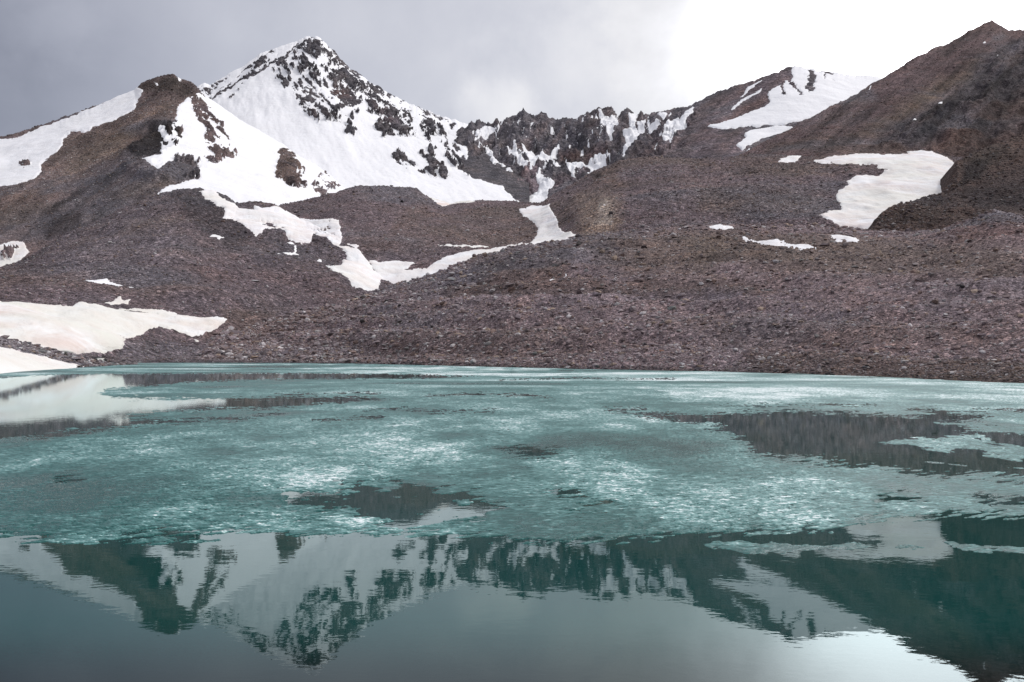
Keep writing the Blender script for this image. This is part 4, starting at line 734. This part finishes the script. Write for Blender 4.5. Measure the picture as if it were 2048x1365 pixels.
# ------------------------------------------------------------------ loose stones
t_ = (1+5**0.5)/2
ICO_V = np.array([(-1, t_, 0), (1, t_, 0), (-1, -t_, 0), (1, -t_, 0), (0, -1, t_), (0, 1, t_), (0, -1, -t_), (0, 1, -t_), (t_, 0, -1), (t_, 0, 1), (-t_, 0, -1), (-t_, 0, 1)])/math.sqrt(1+t_*t_)
ICO_F = np.array([(0, 11, 5), (0, 5, 1), (0, 1, 7), (0, 7, 10), (0, 10, 11), (1, 5, 9), (5, 11, 4), (11, 10, 2), (10, 7, 6), (7, 1, 8), (3, 9, 4), (3, 4, 2), (3, 2, 6), (3, 6, 8), (3, 8, 9), (4, 9, 5), (2, 4, 11), (6, 2, 10), (8, 6, 7), (9, 8, 1)])
PAL = 1.6*np.array([(0.150, 0.125, 0.135), (0.115, 0.085, 0.080), (0.055, 0.048, 0.052), (0.20, 0.175, 0.180), (0.40, 0.385, 0.39), (0.155, 0.105, 0.085), (0.16, 0.165, 0.165), (0.21, 0.16, 0.12)])
PALP = np.array([0.24, 0.22, 0.08, 0.17, 0.09, 0.07, 0.07, 0.06])
def scatter_points(s, n, bias=None):
    nv, nc = s.nvis, s.px.shape[1]
    vis = (s.px[:nv] > -60) & (s.px[:nv] < 2110) & (s.snow[:nv] < -2.0) & (s.P[:nv, :, 2] > 0.02)
    w = vis.astype(float).ravel()
    if bias is not None: w *= bias(s).ravel()
    idx = rng.choice(len(w), n, p=w/w.sum())
    i, j = np.divmod(idx, nc); fi = rng.random(n); fj = rng.random(n)
    i2 = np.minimum(i+1, nv-1); j2 = np.minimum(j+1, nc-1)
    P = s.P[i, j]*((1-fi)*(1-fj))[:, None]+s.P[i2, j]*(fi*(1-fj))[:, None]+s.P[i, j2]*((1-fi)*fj)[:, None]+s.P[i2, j2]*(fi*fj)[:, None]
    return P, s.col[i, j], s.N[i, j]
def stones(P, tint, size, name, label, group=None):
    n = len(P)
    sh = ICO_V[None]*(1+0.28*rng.standard_normal((n, 12, 1)).clip(-1.6, 1.6))
    sh = sh*np.stack([rng.uniform(0.8, 1.5, n), rng.uniform(0.6, 1.1, n), rng.uniform(0.35, 0.8, n)], -1)[:, None, :]
    a = rng.uniform(0, 2*math.pi, n); b = rng.normal(0, 0.35, n)
    cb, sb = np.cos(b)[:, None], np.sin(b)[:, None]; y_, z_ = sh[..., 1]*cb-sh[..., 2]*sb, sh[..., 1]*sb+sh[..., 2]*cb
    ca, sa = np.cos(a)[:, None], np.sin(a)[:, None]
    x2, y2 = sh[..., 0]*ca-y_*sa, sh[..., 0]*sa+y_*ca
    V = np.stack([x2, y2, z_+0.18], -1)*size[:, None, None]+P[:, None, :]
    F = ICO_F[None]+(np.arange(n)*12)[:, None, None]
    k = rng.choice(len(PAL), n, p=PALP); c = PAL[k]*rng.uniform(0.75, 1.25, (n, 1))
    c = c*(0.25+0.75*tint.mean(-1, keepdims=True)/0.165); c = c*0.62+0.38*tint*1.1
    o = make_mesh(name, V.reshape(-1, 3), F.reshape(-1, 3), M_stone, False, colors={'tint': np.repeat(c, 12, 0)})
    return tag(o, label, 'rubble', group, 'stuff')
def pxsize(P, lo, hi, pw):
    u = rng.random(len(P)); r = lo*(1-u*(1-(lo/hi)**pw))**(-1/pw)      # power law: few big, many small
    return 0.5*r*P[:, 1]/FPX
for s, n, lo, hi, pw, lb in [(A, 66000, 2.2, 16, 2.15, 'countless brown and grey stones covering the near scree slope'), (D, 24000, 1.8, 7, 2.6, 'countless grey stones covering the left moraine'), (B, 26000, 1.7, 6.5, 2.7, 'countless grey stones covering the middle moraine humps'),
                             (E, 2600, 3.0, 13, 2.0, 'grey stones heaped on the left spit'), (J, 5000, 2.0, 8, 2.3, 'dark stones lying on the right outcrop'), (Fm, 15000, 1.6, 5, 2.6, 'small stones on the left brown mountain'), (I, 7000, 1.5, 4, 2.6, 'small stones on the right purple slope')]:
    P, tint, nn = scatter_points(s, n)
    size = pxsize(P, lo, hi, pw)
    if s in (A, E): size = np.clip(size, 0.09, 0.9)
    stones(P, tint, size, 'scree', lb)
for s in (A, D, E):
    P, tint, nn = scatter_points(s, {'scree_slope': 1500, 'moraine_hill': 500, 'rocky_spit': 250}[s.name], lambda q: 0.0001+(q.P[:q.nvis, :, 2] < 0.9))
    P[:, 1] -= rng.uniform(0, 1.2, len(P)); P[:, 2] = np.maximum(P[:, 2]-0.25, -0.05)
    stones(P, tint*0.7, pxsize(P, 3, 12, 2.0), 'shore_stones', {'scree_slope': 'half sunk stones along the waterline of the far shore', 'moraine_hill': 'half sunk stones along the left end of the shore', 'rocky_spit': 'half sunk stones around the left spit'}[s.name])
print('scree built')

# ------------------------------------------------------------------ boulders one can pick out
def boulder_mesh(k, flat, ang):
    import bmesh
    bm = bmesh.new(); bmesh.ops.create_icosphere(bm, subdivisions=3, radius=1.0)
    r = np.random.default_rng(900+k)
    cuts = [(Vector(r.normal(size=3)).normalized(), r.uniform(0.40, 0.80)) for _ in range(ang)]
    for v in bm.verts:
        for nrm, d in cuts:                       # split planes of broken rock
            q = v.co.dot(nrm)-d
            if q > 0: v.co -= nrm*q*0.96
    for v in bm.verts:
        c = v.co; v.co = c*(1+0.05*math.sin(5*c.x+k)*math.cos(6*c.y-k)+0.03*math.sin(13*c.z+9*c.x))
    me = bpy.data.meshes.new('boulder'); 
    for v in bm.verts: v.co.x *= 1.25; v.co.z = v.co.z*flat+flat*0.45
    bm.to_mesh(me); bm.free()
    me.materials.append(M_boulder); return me
BM = [boulder_mesh(k, fl, an) for k, (fl, an) in enumerate([(0.75, 9), (0.6, 10), (0.4, 12), (0.9, 8), (0.3, 12), (0.65, 14), (0.5, 11), (0.8, 12)])]
for me in BM:
    for p in me.polygons: p.use_smooth = False
proto = bpy.data.objects.new('boulder', BM[0])
def surf_at(s, x, y):
    nv = s.nvis; d = (s.px[:nv]-x)**2+((HY-(s.P[:nv, :, 2]-CAMH)*FPX/s.P[:nv, :, 1])-y)**2
    return s.P[:nv].reshape(-1, 3)[np.argmin(d)]
def put_boulder(P, wpx, col, label, group, mesh=None, first=[True]):
    o = proto if first[0] else proto.copy(); first[0] = False
    COL.objects.link(o); o.data = BM[mesh if mesh is not None else random.randrange(len(BM))]
    r = 0.40*wpx*P[1]/FPX
    o.location = (P[0], P[1], P[2]); o.scale = (r, r, r)
    o.rotation_euler = (random.uniform(-0.2, 0.2), random.uniform(-0.2, 0.2), random.uniform(-0.7, 0.7) if mesh is not None else random.uniform(0, 6.28))
    o.color = tuple(col)+(1,); return tag(o, label, 'boulder', group)
LG, PALE, DK, RS, GN, TAN = (0.22, 0.21, 0.215), (0.40, 0.38, 0.39), (0.035, 0.032, 0.036), (0.17, 0.085, 0.06), (0.17, 0.18, 0.175), (0.26, 0.19, 0.15)
BG = 'single boulders on the scree'
for s, x, y, w, c, m, lb in [
    (A, 1346, 618, 22, GN, 0, 'large round grey green boulder on the bench in the middle of the right scree'), (A, 1037, 625, 18, RS, 1, 'rusty brown wedge shaped boulder on the bench left of centre'), (A, 1552, 526, 21, PALE, 0, 'pale boulder below the long thin snow strip'),
    (A, 1649, 516, 17, DK, 3, 'black boulder right of the pale one below the snow strips'), (A, 1927, 576, 16, DK, 1, 'dark grey boulder high in the right scree'), (A, 1813, 605, 16, PALE, 4, 'pale flat slab lying in the upper right scree'),
    (A, 1890, 630, 14, PALE, 5, 'pale angular boulder above the rust coloured stones at right'), (A, 1757, 754, 16, TAN, 2, 'beige slab at the water edge at lower right'), (A, 1730, 736, 18, (0.07, 0.075, 0.085), 4, 'dark blue grey slab just above the lower right shore'),
    (A, 1932, 728, 11, PALE, 3, 'small white boulder near the lower right shore'), (A, 1322, 703, 20, RS, 4, 'flat orange brown slab above the middle of the shore'), (A, 1067, 710, 17, GN, 1, 'grey green wedge boulder near the shore left of the orange slab'),
    (A, 1030, 702, 16, GN, 4, 'flat grey slab left of the grey green wedge near the shore'), (A, 1195, 735, 12, (0.10, 0.105, 0.105), 3, 'dark grey stone standing at the water edge in mid shore'), (A, 1289, 690, 11, DK, 1, 'black stone above the orange brown slab'),
    (A, 1200, 577, 22, (0.07, 0.05, 0.045), 2, 'dark brown slab just above the bench in the middle scree'), (A, 511, 716, 20, TAN, 2, 'tan boulder on the brown beach at the left end of the scree'), (A, 455, 710, 30, DK, 2, 'dark overhanging rock ledge near the left end of the shore'),
    (A, 1885, 530, 14, PALE, 2, 'pale block high in the scree at the right'), (A, 1855, 568, 17, PALE, 4, 'long pale slab between the high pale block and the shore'), (A, 1688, 564, 12, DK, 4, 'thin black slab in the right scree'), (A, 1632, 705, 14, PALE, 5, 'pale pink block above the lower right shore'), (A, 575, 670, 20, DK, 4, 'black slab on the scree near the left gully'), (A, 1265, 463, 13, LG, 0, 'round grey boulder on the scree crest below the ochre scar'), (A, 1988, 427, 10, PALE, 3, 'white boulder on top of the small right mound'),
    (D, 511, 563, 20, PALE, 4, 'pale lilac slab alone on the left moraine'), (D, 530, 626, 10, PALE, 2, 'small pale slab low on the left moraine'), (D, 352, 492, 12, LG, 2, 'grey block high on the left moraine'), (D, 8, 437+120, 12, LG, 1, 'grey block at the left edge of the moraine'),
    (B, 935, 463, 11, PALE, 0, 'pale round boulder on the left hump above the snow ribbon'), (B, 990, 471, 12, PALE, 2, 'pale flat boulder right of the round one on the left hump'), (B, 807, 404, 10, DK, 3, 'dark boulder near the top of the left hump'), (B, 1275, 418, 12, LG, 2, 'grey block on the right hump beside the ochre scar'),
    (E, 70, 694, 18, (0.16, 0.11, 0.11), 0, 'reddish boulder on the crest of the left spit'), (E, 149, 722, 26, (0.19, 0.18, 0.20), 2, 'large lilac grey slab on the left spit'), (E, 155, 734, 18, (0.13, 0.11, 0.10), 4, 'flat stone at the waterline of the left spit'), (E, 104, 702, 12, DK, 5, 'dark block on the middle of the left spit'), (E, 130, 710, 14, (0.10, 0.10, 0.09), 3, 'dark grey boulder next to the lilac slab on the spit'), (E, 192, 722, 13, (0.08, 0.075, 0.075), 3, 'dark boulder near the tip of the left spit')]:
    put_boulder(surf_at(s, x, y), w, c, lb, BG, m)
kinds = [('grey', (0.17, 0.15, 0.155)), ('brown', (0.125, 0.09, 0.08)), ('dark', (0.055, 0.05, 0.052)), ('pale', (0.38, 0.36, 0.365)), ('rusty', (0.15, 0.10, 0.085))]
for s, n, lo, hi, where in [(A, 175, 9, 20, 'the wide scree slope above the far shore'), (D, 35, 7, 14, 'the left moraine'), (E, 14, 9, 18, 'the rocky left spit'), (B, 30, 6, 12, 'the middle moraine humps')]:
    P, tint, nn = scatter_points(s, n, (lambda q: 1.0+0*q.px[:q.nvis]))
    for p in P:
        kn, kc = kinds[rng.choice(5, p=[0.34, 0.24, 0.18, 0.14, 0.10])]
        put_boulder(p, lo+(hi-lo)*random.random()**2.2, np.array(kc)*random.uniform(0.8, 1.2), f'ordinary {kn} boulder among the stones of {where}', f'{kn} boulders scattered over {where}')
# stones on the bed, seen through the shallow water close to the camera
for k in range(34):
    x = random.uniform(-3.6, 2.2); y = random.uniform(6.3, 7.9); i = np.argmin((BX-x)**2+(BY-y)**2)
    o = proto.copy(); COL.objects.link(o); o.name = 'submerged_stone'; o.data = BM[random.choice([2, 4, 6])]; r = random.uniform(0.06, 0.17)
    o.location = (x, y, -0.10-(y-4.5)*0.16); o.scale = (r*1.2, r, r*0.8); o.rotation_euler = (0, 0, random.uniform(0, 6.28))
    o.color = tuple(np.array(random.choice([TAN, (0.16, 0.12, 0.10), (0.10, 0.08, 0.075)])))+(1,)
    tag(o, 'dim brown stone lying on the lake bed at the bottom edge of the photo', 'stone', 'submerged stones near the viewer')
print('done', len(bpy.data.objects))
